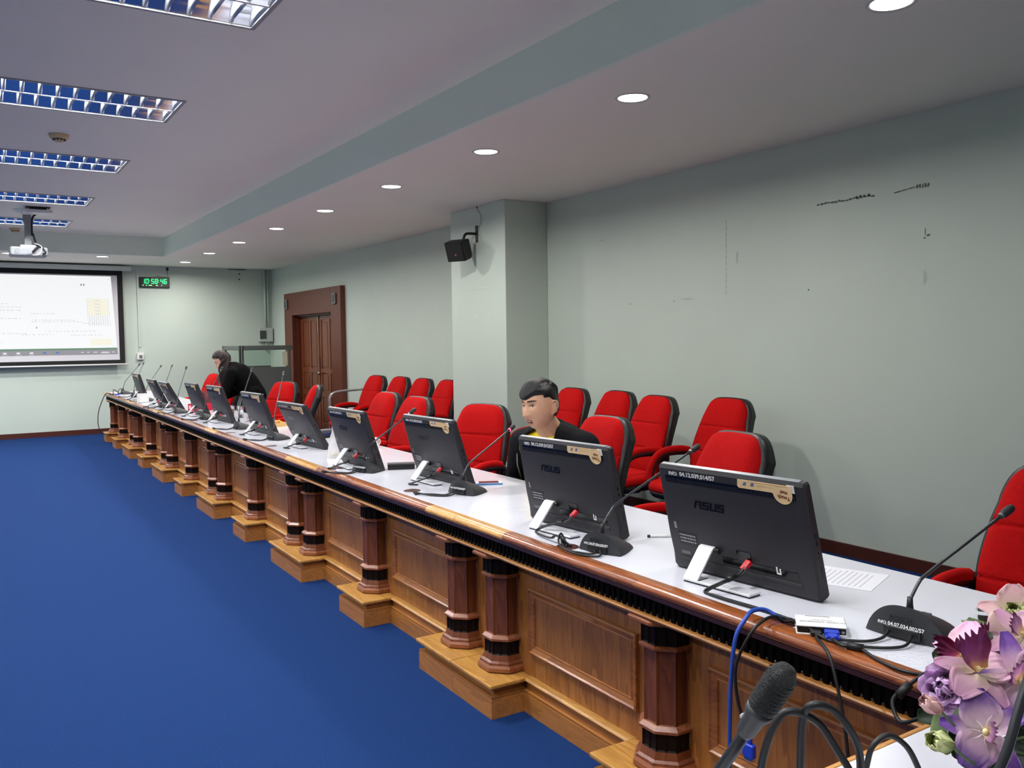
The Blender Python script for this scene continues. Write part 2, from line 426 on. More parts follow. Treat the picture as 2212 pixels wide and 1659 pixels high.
for i, y in enumerate(LYC):
    t = tro if i == 0 else copy_tree(tro)
    t.location = ((LX0+LX1)/2, y, H2); t['label'] = FL[i]; t['group'] = 'louvre lights in the coffered ceiling'
    for c in (-LW/2, LW/2):
        ld = bpy.data.lights.new('tube_light', 'AREA'); ld.shape = 'RECTANGLE'; ld.size = 1.15; ld.size_y = 0.05; ld.energy = TUBE_W
        ld.color = (0.96, 0.98, 1.0)
        lo = bpy.data.objects.new('tube_light', ld); COL.objects.link(lo); lo.parent = t; lo.location = (0, c, 0.068)
DISC = mat('downlight_diffuser', (255,255,255), 0.4, emit=(255,250,244), estr=6.0)
RIMW = mat('downlight_rim', (196,196,192), 0.35)
def make_down():
    t = thing('downlight', '', 'downlight')
    b = B(); b.lathe([(0.078,0),(0.088,-0.002),(0.096,-0.006),(0.10,-0.002),(0.10,0.004)], 32); b.obj('trim_ring', RIMW, t)
    b = B(); b.lathe([(0.0005,-0.003),(0.05,-0.004),(0.082,-0.002)], 32); b.obj('diffuser', DISC, t)
    return t
dproto = make_down(); first = True
def down(x, y, label, group, watts=DOWN_W):
    global first
    t = dproto if first else copy_tree(dproto); first = False
    t.location = (x, y, H1-0.0005); t['label'] = label; t['group'] = group
    ld = bpy.data.lights.new('downlight_lamp', 'AREA'); ld.shape = 'DISK'; ld.size = 0.15; ld.energy = watts; ld.color = (1.0, 0.965, 0.92)
    ld.spread = math.radians(168)
    lo = bpy.data.objects.new('downlight_lamp', ld); COL.objects.link(lo); lo.parent = t; lo.location = (0,0,-0.012)
ORD = ['first','second','third','fourth','fifth','sixth','seventh','eighth','ninth','tenth','eleventh']
for i in range(0, 9):
    down(3.30, 2.207+1.617*i, ORD[8-i]+' downlight from the far corner in the soffit over the red chairs', 'downlights along the soffit above the seats')
for i in range(2, 12):
    down(-1.80, 2.207+1.617*(i-3), ORD[11-i]+' downlight from the screen end in the soffit across the aisle', 'downlights along the far side soffit')
for k, x in enumerate((1.98, 0.73, -0.52)):
    down(x, 14.68, ORD[k]+' downlight from the clock side above the projection screen', 'downlights above the projection screen', 5.0)
# ================================================================= CONFERENCE TABLE
ANG = 0.0172
ML = 2.348
U0 = 0.852
def T(u, v, z=0.0): return Vector((1.70+ANG*u+v, u-ANG*v, z))
def uvrot(): return -math.atan(ANG)
OCT = 22.5*PI/180
def octring(b, prof, c, smooth=False):
    return b.lathe([(a/math.cos(OCT), z) for (a, z) in prof], 8, c, 'z', smooth, OCT)
def flute_faces(b, a, z0, z1, c, split, t, dep):
    """octagonal band whose faces carry sunk flutes"""
    R = a/math.cos(OCT); bm = b.bm; fs = []
    ring0 = []; ring1 = []
    for k in range(8):
        p = Vector((c[0]+R*math.cos(OCT+k*PI/4), c[1]+R*math.sin(OCT+k*PI/4), 0)); q = Vector((c[0]+R*math.cos(OCT+(k+1)*PI/4), c[1]+R*math.sin(OCT+(k+1)*PI/4), 0))
        for j in range(split):
            e = p.lerp(q, j/split); ring0.append(b.v((e.x,e.y,z0))); ring1.append(b.v((e.x,e.y,z1)))
    n = len(ring0)
    for k in range(n): fs.append(b.face([ring0[k],ring0[(k+1)%n],ring1[(k+1)%n],ring1[k]]))
    b.face(ring0[::-1]); b.face(ring1)
    bmesh.ops.recalc_face_normals(bm, faces=bm.faces)
    bmesh.ops.inset_individual(bm, faces=fs, thickness=t, depth=-dep)
COLM = {}
def col_meshes():
    c = (0,0,0)
    b = B(); flute_faces(b, 0.072, 0.280, 0.530, c, 1, 0.013, 0.006); COLM['column'] = b.mesh('column', COL_W)
    b = B(); octring(b, [(0.098,0.140),(0.106,0.145),(0.106,0.160),(0.100,0.170)], c); COLM['base_block'] = b.mesh('base_block', RING_W)
    b = B(); octring(b, [(0.098,0.169),(0.096,0.178),(0.086,0.184),(0.083,0.196),(0.080,0.206)], c); COLM['base_moulding'] = b.mesh('base_moulding', COL_W)
    b = B(); flute_faces(b, 0.078, 0.205, 0.264, c, 2, 0.008, 0.005); COLM['lower_band'] = b.mesh('lower_band', DARK_W)
    b = B(); octring(b, [(0.078,0.262),(0.088,0.268),(0.088,0.276),(0.074,0.288)], c); COLM['lower_ring'] = b.mesh('lower_ring', RING_W)
    b = B(); octring(b, [(0.073,0.524),(0.087,0.530),(0.087,0.538),(0.078,0.543)], c); COLM['upper_ring'] = b.mesh('upper_ring', RING_W)
    b = B(); flute_faces(b, 0.080, 0.541, 0.616, c, 2, 0.008, 0.005); COLM['capital'] = b.mesh('capital', DARK_W)
    b = B(); octring(b, [(0.095,0.611),(0.112,0.614),(0.120,0.620),(0.120,0.628),(0.112,0.633),(0.095,0.640)], c); COLM['abacus'] = b.mesh('abacus', RING_W)
col_meshes()
TM = {}
def build_module_meshes():
    y0, y1 = 0.0008, ML-0.0008
    b = B(); b.box(0.046, 0.735, y0, y1, 0.727, 0.7555); TM['worktop'] = b.mesh('worktop', WHITE_LAM)
    b = B(); b.box(0.735, 0.741, y0, y1, 0.727, 0.7555); TM['back_edging'] = b.mesh('back_edging', WHITE_LAM)
    nose = [(0.046,0.7575),(0.022,0.7575),(0.010,0.7555),(0.001,0.750),(-0.004,0.742),(-0.004,0.735),(0.001,0.728),(0.010,0.7225),(0.030,0.720),(0.046,0.720)]
    for key, a, c, m in (('nA',0.0,0.27,NOSE_Y),('nB',0.27,1.74,NOSE_R),('nC',1.74,ML,NOSE_Y),('nB2',0.0,1.95,NOSE_R),('nC2',1.95,ML,NOSE_Y)):
        b = B(); b.prism(nose, max(a,y0)+0.0004, min(c,y1)-0.0004, 'y', True); TM[key] = b.mesh('nosing', m, sharp=40)
    b = B(); b.prism([(0.012,0.7205),(0.016,0.706),(0.030,0.703),(0.20,0.703),(0.20,0.7205)], y0, y1, 'y'); TM['under_strip'] = b.mesh('under_strip', wood('strip_brown',(70,38,24),(96,56,36),'y',0.35,0.3))
    # fluted frieze: backing and ribs, then glint beads at the flute ends
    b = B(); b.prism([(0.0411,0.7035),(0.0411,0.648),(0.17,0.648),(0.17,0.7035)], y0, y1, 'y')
    pitch = ML/82
    for k in range(82):
        yc = (k+0.5)*pitch; r = pitch*0.26
        ya, yb = yc+r, yc+pitch-r
        if k == 81: yb = y1
        # rib between flutes
        b.face([b.v((0.034,ya,0.650)), b.v((0.034,yb,0.650)), b.v((0.037,yb,0.702)), b.v((0.037,ya,0.702))])
        b.face([b.v((0.034,ya,0.650)), b.v((0.037,ya,0.702)), b.v((0.041,ya-0.0015,0.702)), b.v((0.041,ya-0.0015,0.650))])
        b.face([b.v((0.034,yb,0.650)), b.v((0.041,yb+0.0015,0.650)), b.v((0.041,yb+0.0015,0.702)), b.v((0.037,yb,0.702))])
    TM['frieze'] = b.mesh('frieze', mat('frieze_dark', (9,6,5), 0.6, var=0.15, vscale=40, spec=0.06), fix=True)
    # glossy beads added at the flute ends, lighter than the frieze, to make glints
    b = B()
    for k in range(82):
        yc = (k+0.5)*pitch; b.ball((0.0385, yc, 0.6555), (0.0042, 0.0040, 0.0042), 8, 6)
    TM['glint_dots'] = b.mesh('glint_beads', mat('glint_bead_gloss', (60,44,38), 0.08, spec=0.9, coat=1.0))
    b = B(); b.prism([(0.10,0.650),(0.034,0.650),(0.026,0.647),(0.023,0.642),(0.026,0.637),(0.033,0.634),(0.036,0.630),(0.10,0.630)], y0, y1, 'y', True); TM['bead'] = b.mesh('bead_moulding', BEAD_Y, sharp=35)
    b = B(); b.box(0.165, 0.183, y0, y1, 0.0, 0.648); TM['board'] = b.mesh('front_board', PANEL_W)
    # rear legs / end panels that carry the top
    b = B(); b.box(0.183, 0.66, 0.002, 0.024, 0.0, 0.727); TM['gable'] = b.mesh('gable_panel', PANEL_W)
    # raised frame moulding of a panel
    hw, z0, z1 = 0.335, 0.236, 0.506
    def frame(b, o0, o1, x0, x1):
        # sloped ring from rectangle inset o0 at x0 to inset o1 at x1
        A = [(-hw+o0,z0+o0),(hw-o0,z0+o0),(hw-o0,z1-o0),(-hw+o0,z1-o0)]; C = [(-hw+o1,z0+o1),(hw-o1,z0+o1),(hw-o1,z1-o1),(-hw+o1,z1-o1)]
        for i in range(4):
            j = (i+1) % 4
            b.face([b.v((x0,)+A[i]), b.v((x0,)+A[j]), b.v((x1,)+C[j]), b.v((x1,)+C[i])])
    b = B()
    for o0, o1, x0, x1 in ((0,0.002,0.165,0.150),(0.002,0.009,0.150,0.1475),(0.009,0.014,0.1475,0.153),(0.014,0.030,0.153,0.160),(0.030,0.034,0.160,0.157),(0.034,0.038,0.157,0.166)): frame(b, o0, o1, x0, x1)
    bmesh.ops.remove_doubles(b.bm, verts=b.bm.verts, dist=1e-6); TM['pframe'] = b.mesh('panel_moulding', PANEL_H)
    b = B(); b.box(0.1635, 0.168, -hw+0.036, hw-0.036, z0+0.036, z1-0.036); TM['pfield'] = b.mesh('panel_field', PANEL_W)
    def plinth(a, c, ends):
        base = B()
        x0 = -0.020
        base.box(x0, 0.165, a, c, 0, 0.078); base.box(x0+0.003, 0.165, a+(0.003 if ends[0] else 0), c-(0.003 if ends[1] else 0), 0.078, 0.084)
        base.box(x0+0.001, 0.165, a+(0.001 if ends[0] else 0), c-(0.001 if ends[1] else 0), 0.084, 0.090)
        base.box(x0+0.022, 0.165, a+(0.02 if ends[0] else 0), c-(0.02 if ends[1] else 0), 0.09, 0.124)
        slab = B(); slab.box(-0.031, 0.165, a-(0.011 if ends[0] else 0), c+(0.011 if ends[1] else 0), 0.123, 0.140, 0.005, 2)
        return base.mesh('plinth', SKIRT_W), slab.mesh('plinth_cap', PLINTH_W)
    TM['pl0'] = plinth(y0, 0.328, (0,1)); TM['pl1'] = plinth(1.174-0.181, 1.174+0.181, (1,1)); TM['pl2'] = plinth(ML-0.328, y1, (1,0))
    def skirt(a, c):
        b = B(); b.box(0.130, 0.166, a, c, 0, 0.078); b.box(0.133, 0.166, a, c, 0.078, 0.084); b.box(0.131, 0.166, a, c, 0.084, 0.090); b.box(0.146, 0.166, a, c, 0.09, 0.124)
        k = B(); k.prism([(0.166,0.140),(0.140,0.140),(0.132,0.136),(0.129,0.131),(0.132,0.126),(0.140,0.123),(0.166,0.123)], a, c, 'y', True)
        return b.mesh('skirting', SKIRT_W), k.mesh('skirting_cap', PLINTH_W, sharp=40)
    TM['sk0'] = skirt(0.330, 0.991); TM['sk1'] = skirt(1.357, ML-0.330)
build_module_meshes()
TLAB = ['white-topped wooden conference table section joining the head table, with the video converter on it',
        'white-topped wooden conference table section with the slim black box and blue phone on it',
        'white-topped wooden conference table section with the open snack box on it',
        'white-topped wooden conference table section with the water cups on it',
        'white-topped wooden conference table section with the red tray where the woman bends over',
        'white-topped wooden conference table section at the end towards the projection screen']
for i in range(6):
    p = T(U0+ML*i, 0)
    t = thing('conference_table', TLAB[i], 'table', p, uvrot(), 'conference table sections in a row')
    link('worktop', TM['worktop'], t); link('back_edging', TM['back_edging'], t)
    for k in (('nA','nB','nC') if i in (1,4) else ('nB2','nC2')): link('nosing', TM[k], t)
    link('under_strip', TM['under_strip'], t); fz = link('frieze', TM['frieze'], t); link('glint_beads', TM['glint_dots'], fz, kind='stuff'); link('bead_moulding', TM['bead'], t)
    fbd = link('front_board', TM['board'], t)
    for yc in (0.672, 1.676):
        q = link('panel_field', TM['pfield'], t, (0, yc, 0)); link('panel_moulding', TM['pframe'], q)
    for k in ('pl0','pl1','pl2'):
        q = link('plinth', TM[k][0], t); link('plinth_cap', TM[k][1], q)
    for k in ('sk0','sk1'):
        q = link('skirting', TM[k][0], t); link('skirting_cap', TM[k][1], q)
    for yc in (0.17, 1.174, ML-0.17):
        q = link('column', COLM['column'], t, (0.14, yc, 0))
        for nm in ('base_block','base_moulding','lower_band','lower_ring','upper_ring','capital','abacus'): link(nm, COLM[nm], q)
    link('gable_panel', TM['gable'], t); link('gable_panel', TM['gable'], t, (0, ML-0.026, 0))
    if i == 5:   # closed end of the row: nosing and board on the end face
        b = B(); b.box(0.0, 0.741, ML, ML+0.03, 0.722, 0.757, 0.008, 2); b.obj('end_nosing', NOSE_Y, t)
        b = B(); b.box(0.046, 0.735, ML, ML+0.012, 0.648, 0.722); b.obj('end_frieze', DARK_W, t)
        b = B(); b.box(0.165, 0.70, ML, ML+0.012, 0.0, 0.648); b.obj('end_board', PANEL_W, t)
# head table across the near end
ht = thing('head_table', 'white-topped head table with a thin wooden edge, carrying the artificial flowers', 'table', (0.45, 0.55, 0))
b = B(); b.box(-1.6, 1.195, -0.33, 0.385, 0.722, 0.750); b.obj('worktop', WHITE_LAM, ht)
b = B(); b.box(-1.6, 1.20, 0.3855, 0.397, 0.716, 0.7515, 0.003, 2); b.obj('edge_strip', wood('edge_oak', (170,112,56), (202,148,84), 'x', 0.3, 0.4), ht)
b = B(); b.box(1.1955, 1.204, -0.33, 0.385, 0.716, 0.7515, 0.003, 2); b.obj('edge_strip', NOSE_Y, ht)
b = B(); b.box(-1.55, 1.15, 0.28, 0.30, 0.0, 0.722); b.obj('front_board', PANEL_W, ht)
for x in (-1.55, 1.13):
    b = B(); b.box(x, x+0.02, -0.30, 0.28, 0.0, 0.722); b.obj('gable_panel', PANEL_W, ht)

# ================================================================= CHAIRS
SEAM = mat('red_seam', (120,14,14), 0.9)
def smooth01(t): t = max(0.0, min(1.0, t)); return t*t*(3-2*t)
def chair_meshes():
    M_ = {}
    z0, z1 = 0.46, 1.06
    def width(t):            # half width along the height of the back
        w_ = 0.215+0.035*math.sin(min(1, t*1.25)*PI*0.62)
        w_ -= 0.022*smooth01((t-0.35)/0.65)
        return w_
    def spine(t): return 0.205+0.02*math.sin(t*PI)*-1+0.15*t**1.25
    def lean(s, t, k, shrink, dx):
        hw = width(t)*shrink; y = hw*s
        hs_ = (z1-z0)*(1-0.19*abs(s)**5.5-0.015*abs(s)**2)
        zz = z0+hs_*(t*(0.978 if shrink < 1 else 1.0)+(0.0 if shrink >= 1 else 0.010))
        y *= 1-0.05*smooth01((t-0.80)/0.20)*abs(s)
        return spine(t)+dx, y, zz
    seams = (0.36, 0.66)
    b = B(); nu, nv = 27, 101
    def front(u, v):
        s = math.sin(PI/2*(-1+2*u)); x, y, z = lean(s, v, 0, 0.93, 0.0)
        puff = 0.030*(1-abs(s)**4)*(1-abs(2*v-1)**6)
        z_v = (z-z0)/(z1-z0); g = max(0.0, *(1-abs(z_v-q)/0.011 for q in seams))
        wrap = -0.022*abs(s)**2.2
        return (x-0.022-puff+0.010*g+wrap, y, z)
    V = b.grid(front, nu, nv)
    # rim back to the shell
    def rim(u, v):
        s = math.sin(PI/2*(-1+2*u)); x, y, z = lean(s, v, 0, 0.945, 0.0); return (x+0.012-0.02*abs(s)**2.2, y, z)
    V2 = b.grid(rim, nu, nv)
    edge = lambda W: [W[i][0] for i in range(nu)]+[W[nu-1][j] for j in range(1,nv)]+[W[i][nv-1] for i in range(nu-2,-1,-1)]+[W[0][j] for j in range(nv-2,0,-1)]
    A, C = edge(V), edge(V2)
    for i in range(len(A)): b.face([A[i],A[(i+1)%len(A)],C[(i+1)%len(A)],C[i]], True)
    M_['back_cushion'] = b.mesh('back_cushion', RED_FAB)
    b = B()
    def sh_f(u, v):
        s = math.sin(PI/2*(-1+2*u)); x, y, z = lean(s, v, 0, 1.0, 0.0); return (x+0.008-0.022*abs(s)**2.2, y, z)
    def sh_b(u, v):
        s = math.sin(PI/2*(-1+2*u)); x, y, z = lean(s, v, 0, 1.0, 0.0)
        bul = (1-abs(s)**5)
        return (x+0.066+0.020*bul*(1-abs(2*v-1)**8)-0.022*abs(s)**2.2, y*(0.965), z-0.008)
    V = b.grid(sh_f, nu, 25); V2 = b.grid(sh_b, nu, 25)
    e2 = lambda W: [W[i][0] for i in range(nu)]+[W[nu-1][j] for j in range(1,25)]+[W[i][24] for i in range(nu-2,-1,-1)]+[W[0][j] for j in range(23,0,-1)]
    A, C = e2(V), e2(V2)
    for i in range(len(A)): b.face([A[i],A[(i+1)%len(A)],C[(i+1)%len(A)],C[i]], True)
    M_['back_shell'] = b.mesh('back_shell', BLACK_VINYL)
    # seat cushion and its black pan
    def seat(u, v, top):
        a = 2*PI*u
        return None
    def sup(r, n=40, ax=0.255, ay=0.25, e=0.32):
        out = []
        for k in range(n):
            a = 2*PI*k/n; c, s = math.cos(a), math.sin(a)
            out.append((ax*r*math.copysign(abs(c)**e, c), ay*r*math.copysign(abs(s)**e, s)))
        return out
    def stack(prof, m, name):
        b = B(); rings = []
        for r, z, dx in prof:
            rings.append([b.v((x+dx, y, z-0.018*max(0,-(x)/0.25)**2)) for x, y in sup(r)])
        for A, C in zip(rings, rings[1:]):
            n = len(A)
            for k in range(n): b.face([A[k],A[(k+1)%n],C[(k+1)%n],C[k]], True)
        b.face(rings[0][::-1]); b.face(rings[-1], True)
        return b.mesh(name, m)
    M_['seat_cushion'] = stack([(0.96,0.425,0),(1.0,0.44,0),(1.0,0.468,0),(0.95,0.488,0),(0.8,0.50,0),(0.4,0.505,0),(0.02,0.503,0)], RED_FAB, 'seat_cushion')
    M_['seat_pan'] = stack([(0.75,0.375,0.01),(0.93,0.385,0.01),(0.985,0.41,0.005),(0.985,0.43,0.0)], BLACK_VINYL, 'seat_pan')
    for sgn, nm in ((-1,'armrest'),(1,'armrest')):
        y = 0.256*sgn
        path = bez([(0.20,y,0.665),(0.10,y,0.682),(-0.04,y,0.678),(-0.13,y,0.64),(-0.185,y,0.56),(-0.20,y,0.47)], 5)
        b = B(); b.tube(path, [0.026]*len(path), 10, flat=0.75, up=(0,1,0)); M_['pad%d' % sgn] = b.mesh('arm_pad', RED_FAB)
        path2 = bez([(0.235,y,0.60),(0.22,y,0.645),(0.10,y,0.658),(-0.04,y,0.654),(-0.115,y,0.62),(-0.16,y,0.55),(-0.175,y,0.46),(-0.14,y*0.95,0.405),(0.0,y*0.9,0.395)], 4)
        b = B(); b.tube(path2, 0.022, 8, flat=0.8, up=(0,1,0))
        b.tube(bez([(0.235,y,0.61),(0.225,y*0.98,0.50),(0.12,y*0.93,0.41)],4), 0.02, 8, flat=0.7, up=(0,1,0))
        M_['arm%d' % sgn] = b.mesh('arm_frame', BLACK_PL)
    b = B(); b.box(-0.12, 0.12, -0.08, 0.08, 0.345, 0.38, 0.012); b.lathe([(0.045,0.09),(0.045,0.11),(0.03,0.12),(0.028,0.22),(0.022,0.225),(0.022,0.36)], 14); M_['gas_lift'] = b.mesh('gas_lift', BLACK_PL)
    b = B(); b.tube(bez([(0.0,0,0.115),(0.14,0,0.10),(0.27,0,0.075)],3), [0.03,0.028,0.027,0.026,0.024,0.022,0.02], 8, flat=0.7); M_['base_arm'] = b.mesh('base_arm', BLACK_PL)
    b = B()
    for q in (-0.016, 0.016): b.lathe([(0.006,-0.010),(0.024,-0.010),(0.026,0),(0.024,0.010),(0.006,0.010)], 12, (0.27,q,0.026), 'y')
    b.lathe([(0.008,0.0),(0.008,0.045)], 8, (0.27,0,0.035)); M_['caster'] = b.mesh('caster', BLACK_PL)
    return M_
CH = chair_meshes()
def chair(x, y, r, label, group, s=1.0, rb=0.3, z=0.0):
    """r in degrees: 0 faces the table (-x); positive turns towards the near end"""
    t = thing('office_chair', label, 'chair', (x, y, z), math.radians(r), group)
    t.scale = (s, s, s)
    link('back_cushion', CH['back_cushion'], t); link('back_shell', CH['back_shell'], t)
    sc = link('seat_cushion', CH['seat_cushion'], t); link('seat_pan', CH['seat_pan'], sc)
    for g in (-1, 1):
        a = link('armrest', CH['arm%d' % g], t); link('arm_pad', CH['pad%d' % g], a)
    link('gas_lift', CH['gas_lift'], t)
    for k in range(5):
        a = link('base_arm', CH['base_arm'], t, rot=(0,0,rb+2*PI*k/5)); link('caster', CH['caster'], a)
    return t
G1 = 'red office chairs along the table'; G2 = 'red office chairs against the wall'
# at the table
chair(2.74, 1.36, 6, 'red office chair by the table end, behind the desk microphone and flowers', G1)
chair(2.70, 2.86, -8, 'red office chair behind the computer marked 014/57', G1)
chair(2.76, 3.86, 0, 'red office chair beside the seated man, behind the computer marked 015/57', G1, rb=0.7)
chair(2.76, 5.04, 22, 'red office chair between the slim black box and the seated man', G1, rb=0.1)
chair(2.74, 6.20, 2, 'red office chair with the white coiled cord in front of it', G1)
chair(2.82, 6.95, 2, 'red office chair behind the one facing the white coiled cord', G1, rb=0.5)
chair(2.82, 8.78, -18, 'red office chair turned away, towards the brown double doors', G1)
chair(2.84, 9.62, 20, 'red office chair turned towards the snack box, next to the standing woman', G1)
chair(2.82, 11.80, 0, 'red office chair just past the standing woman, behind her long hair', G1)
chair(2.86, 12.48, -14, 'red office chair past the standing woman, showing its black back', G1)
chair(2.90, 13.20, 8, 'red office chair last along the row, near the glass-sided booth', G1)
# along the wall
W = [(4.36, 4.42, 0, 'red office chair against the wall, last of the row towards the bare wall'),
     (4.17, 5.00, -4, 'red office chair pulled forward from the wall row with its seat showing'),
     (4.34, 5.66, -2, 'red office chair against the wall, second from the pilaster'),
     (4.34, 6.28, 0, 'red office chair against the wall right beside the pilaster on the bare wall side'),
     (4.32, 8.60, 0, 'red office chair half hidden by the pilaster on the door side'),
     (4.32, 9.22, 0, 'red office chair in the door side wall row, second from the pilaster'),
     (4.34, 9.87, 2, 'red office chair in the door side wall row, second from the metal cart'),
     (4.30, 10.48, 6, 'red office chair in the wall row next to the metal cart')]
for k, (x, y, r, lab) in enumerate(W): chair(x, y, r, lab, G2, rb=0.2*k)
# ================================================================= DESKTOP COMPUTERS
MW, MH = 0.53, 0.361
CM = {}
MIR = Matrix.Scale(-1, 4, (0,1,0))      # meshes are drawn with +y behind the machine, stored facing -y
class BM(B):
    def __init__(s): super().__init__(); s.X = MIR.copy()
def computer_meshes():
    # side profile (y = depth behind the glass, z = height): thin at the top, thick foot at the bottom
    prof = [(0.0,0.004),(0.0,MH-0.004),(0.003,MH),(0.020,MH),(0.028,MH-0.010),(0.036,0.20),(0.041,0.125),(0.041,0.060),(0.046,0.022),(0.038,0.002),(0.010,0.0)]
    b = BM()
    n = len(prof); xs = [-MW/2, -MW/2+0.006, -MW/2+0.016, MW/2-0.016, MW/2-0.006, MW/2]
    ins = [0.010, 0.003, 0.0, 0.0, 0.003, 0.010]
    cy, cz = 0.012, MH/2
    R = []
    for x, q in zip(xs, ins):
        ring = []
        for (y, z) in prof:
            yy = y-(q*0.8 if y > 0.015 else 0); zz = z-(q*0.8 if z > cz else -q*0.8)*(0 if 0.02 < z < MH-0.02 else 1)
            ring.append(b.v((x, yy, zz)))
        R.append(ring)
    for A, C in zip(R, R[1:]):
        for k in range(n): b.face([A[k],A[(k+1)%n],C[(k+1)%n],C[k]], True)
    b.face(R[0][::-1]); b.face(R[-1])
    CM['chassis'] = b.mesh('chassis', CHASSIS, sharp=28)
    b = BM(); b.box(-MW/2+0.004, MW/2-0.004, -0.003, 0.0005, 0.008, MH-0.006, 0.001); CM['screen'] = b.mesh('screen', GLOSS_BLK)
    def back_y(z): return 0.028+(0.036-0.028)*(MH-0.010-z)/(MH-0.010-0.20) if z > 0.2 else 0.036+(0.041-0.036)*(0.20-z)/0.075 if z > 0.125 else 0.041
    CM['back_y'] = back_y
    b = BM(); b.box(-MW/2+0.012, MW/2-0.018, 0.004, 0.0195, MH-0.001, MH+0.0015, 0.0008); CM['top_trim'] = b.mesh('top_trim', TRIM_GREY)
    # vent grille strip with fins
    b = BM(); zc = MH-0.044; y = back_y(zc)
    b.box(-0.235, 0.235, y-0.004, y+0.0006, zc-0.010, zc+0.012); CM['vent'] = b.mesh('vent_strip', GLOSS_BLK)
    b = BM()
    for k in range(70):
        x = -0.23+0.46*k/69; b.box(x-0.0012, x+0.0012, y+0.0006, y+0.0016, zc-0.009, zc+0.004)
    CM['fins'] = b.mesh('vent_fins', CHASSIS)
    # lower recess: connector bay
    b = BM(); b.box(-0.06, 0.205, 0.0385, 0.0425, 0.062, 0.086, 0.001); b.box(0.0, 0.05, 0.04, 0.0432, 0.086, 0.118); CM['bay'] = b.mesh('connector_bay', GLOSS_BLK)
    b = BM(); b.box(-0.235, 0.215, 0.0405, 0.0450, 0.040, 0.054, 0.002); CM['ledge'] = b.mesh('cable_ledge', BLACK_PL)
    b = BM(); b.box(0.135, 0.150, 0.042, 0.0445, 0.070, 0.074); b.box(0.135, 0.139, 0.042, 0.0445, 0.074, 0.092); b.box(0.146, 0.150, 0.042, 0.0445, 0.074, 0.088); CM['flap'] = b.mesh('port_flap', WHITE_PL)
    b = BM(); b.box(-0.232, -0.222, 0.0385, 0.0398, 0.150, 0.172); CM['badge'] = b.mesh('badge', mat('badge_silver',(150,152,156),0.3,0.6))
    b = BM(); b.box(-0.222, -0.150, 0.0405, 0.0414, 0.098, 0.140); CM['plate'] = b.mesh('rating_plate', mat('plate_dark',(34,34,37),0.55))
    b = BM(); b.box(-0.222, -0.186, 0.0410, 0.0420, 0.064, 0.075); CM['tagp'] = b.mesh('service_tag', mat('tag_grey',(96,98,102),0.5))
    b = BM()
    for j in range(3):
        x = -0.216
        for k in range(8):
            w_ = 0.003+0.003*((k*7+j*3) % 3); b.box(x, x+w_, 0.0414, 0.0417, 0.130-0.011*j, 0.134-0.011*j); x += w_+0.0025
    CM['plate_print'] = b.mesh('plate_print', mat('print_grey',(170,172,176),0.6))
    b = BM(); b.box(MW/2-0.002, MW/2+0.0008, 0.010, 0.014, 0.075, 0.105); CM['slot'] = b.mesh('card_slot', GLOSS_BLK)
    b = BM()
    for z in (0.150, 0.135): b.lathe([(0.003,0),(0.003,0.001)], 10, (MW/2-0.0005, 0.016, z), 'x')
    for z in (0.20, 0.178): b.box(MW/2-0.002, MW/2+0.0008, 0.012, 0.016, z-0.006, z+0.006)
    CM['side_ports'] = b.mesh('side_ports', GLOSS_BLK)
    # folded paper sticker: strip along the back plus round tab, and a flap over the top edge
    b = BM()
    yb = back_y(MH-0.02)+0.0030
    prof2 = [(0.045,MH-0.030),(0.050,MH-0.009),(0.225,MH-0.009),(0.224,MH-0.034)]
    cxx, czz, rr = 0.196, MH-0.036, 0.031
    tab = [(cxx+rr*math.cos(a), czz+rr*math.sin(a)) for a in [(-0.05-k*(PI-0.1)/14) for k in range(15)]]
    poly = prof2[:3]+[(0.227,MH-0.036)]+tab+[(0.160,MH-0.036),(0.050,MH-0.036)]
    b.prism([(x, z) for x, z in poly], yb, yb+0.0012, 'y')
    CM['sticker'] = b.mesh('sticker', BEIGE)
    b = BM(); b.box(0.213, 0.236, yb-0.0009, yb-0.0003, MH-0.030, MH-0.006); CM['flap_s'] = b.mesh('sticker_flap', WHITE_PL)
    b = BM(); 
    for k in range(2):
        x = 0.066+0.026*k; b.box(x, x+0.010, yb+0.0012, yb+0.0016, MH-0.026, MH-0.020); b.box(x+0.004, x+0.013, yb+0.0012, yb+0.0016, MH-0.022, MH-0.015)
    CM['icons'] = b.mesh('sticker_icons', mat('icon_blue',(96,104,140),0.6))
    b = BM()
    for k in range(26): b.box(0.085+0.005*k, 0.0875+0.005*k, yb+0.0012, yb+0.0015, MH-0.0135, MH-0.0118)
    for k in range(12): b.box(0.118+0.004*k, 0.1205+0.004*k, yb+0.0012, yb+0.0015, MH-0.0225, MH-0.0212)
    CM['fineprint'] = b.mesh('fine_print', mat('print_brown',(150,110,74),0.6))
    # red HDMI style plug
    b = BM(); b.box(-0.011, 0.011, 0, 0.034, -0.007, 0.007, 0.003, 2); CM['plug'] = b.mesh('red_plug', RED_PL)
computer_meshes()
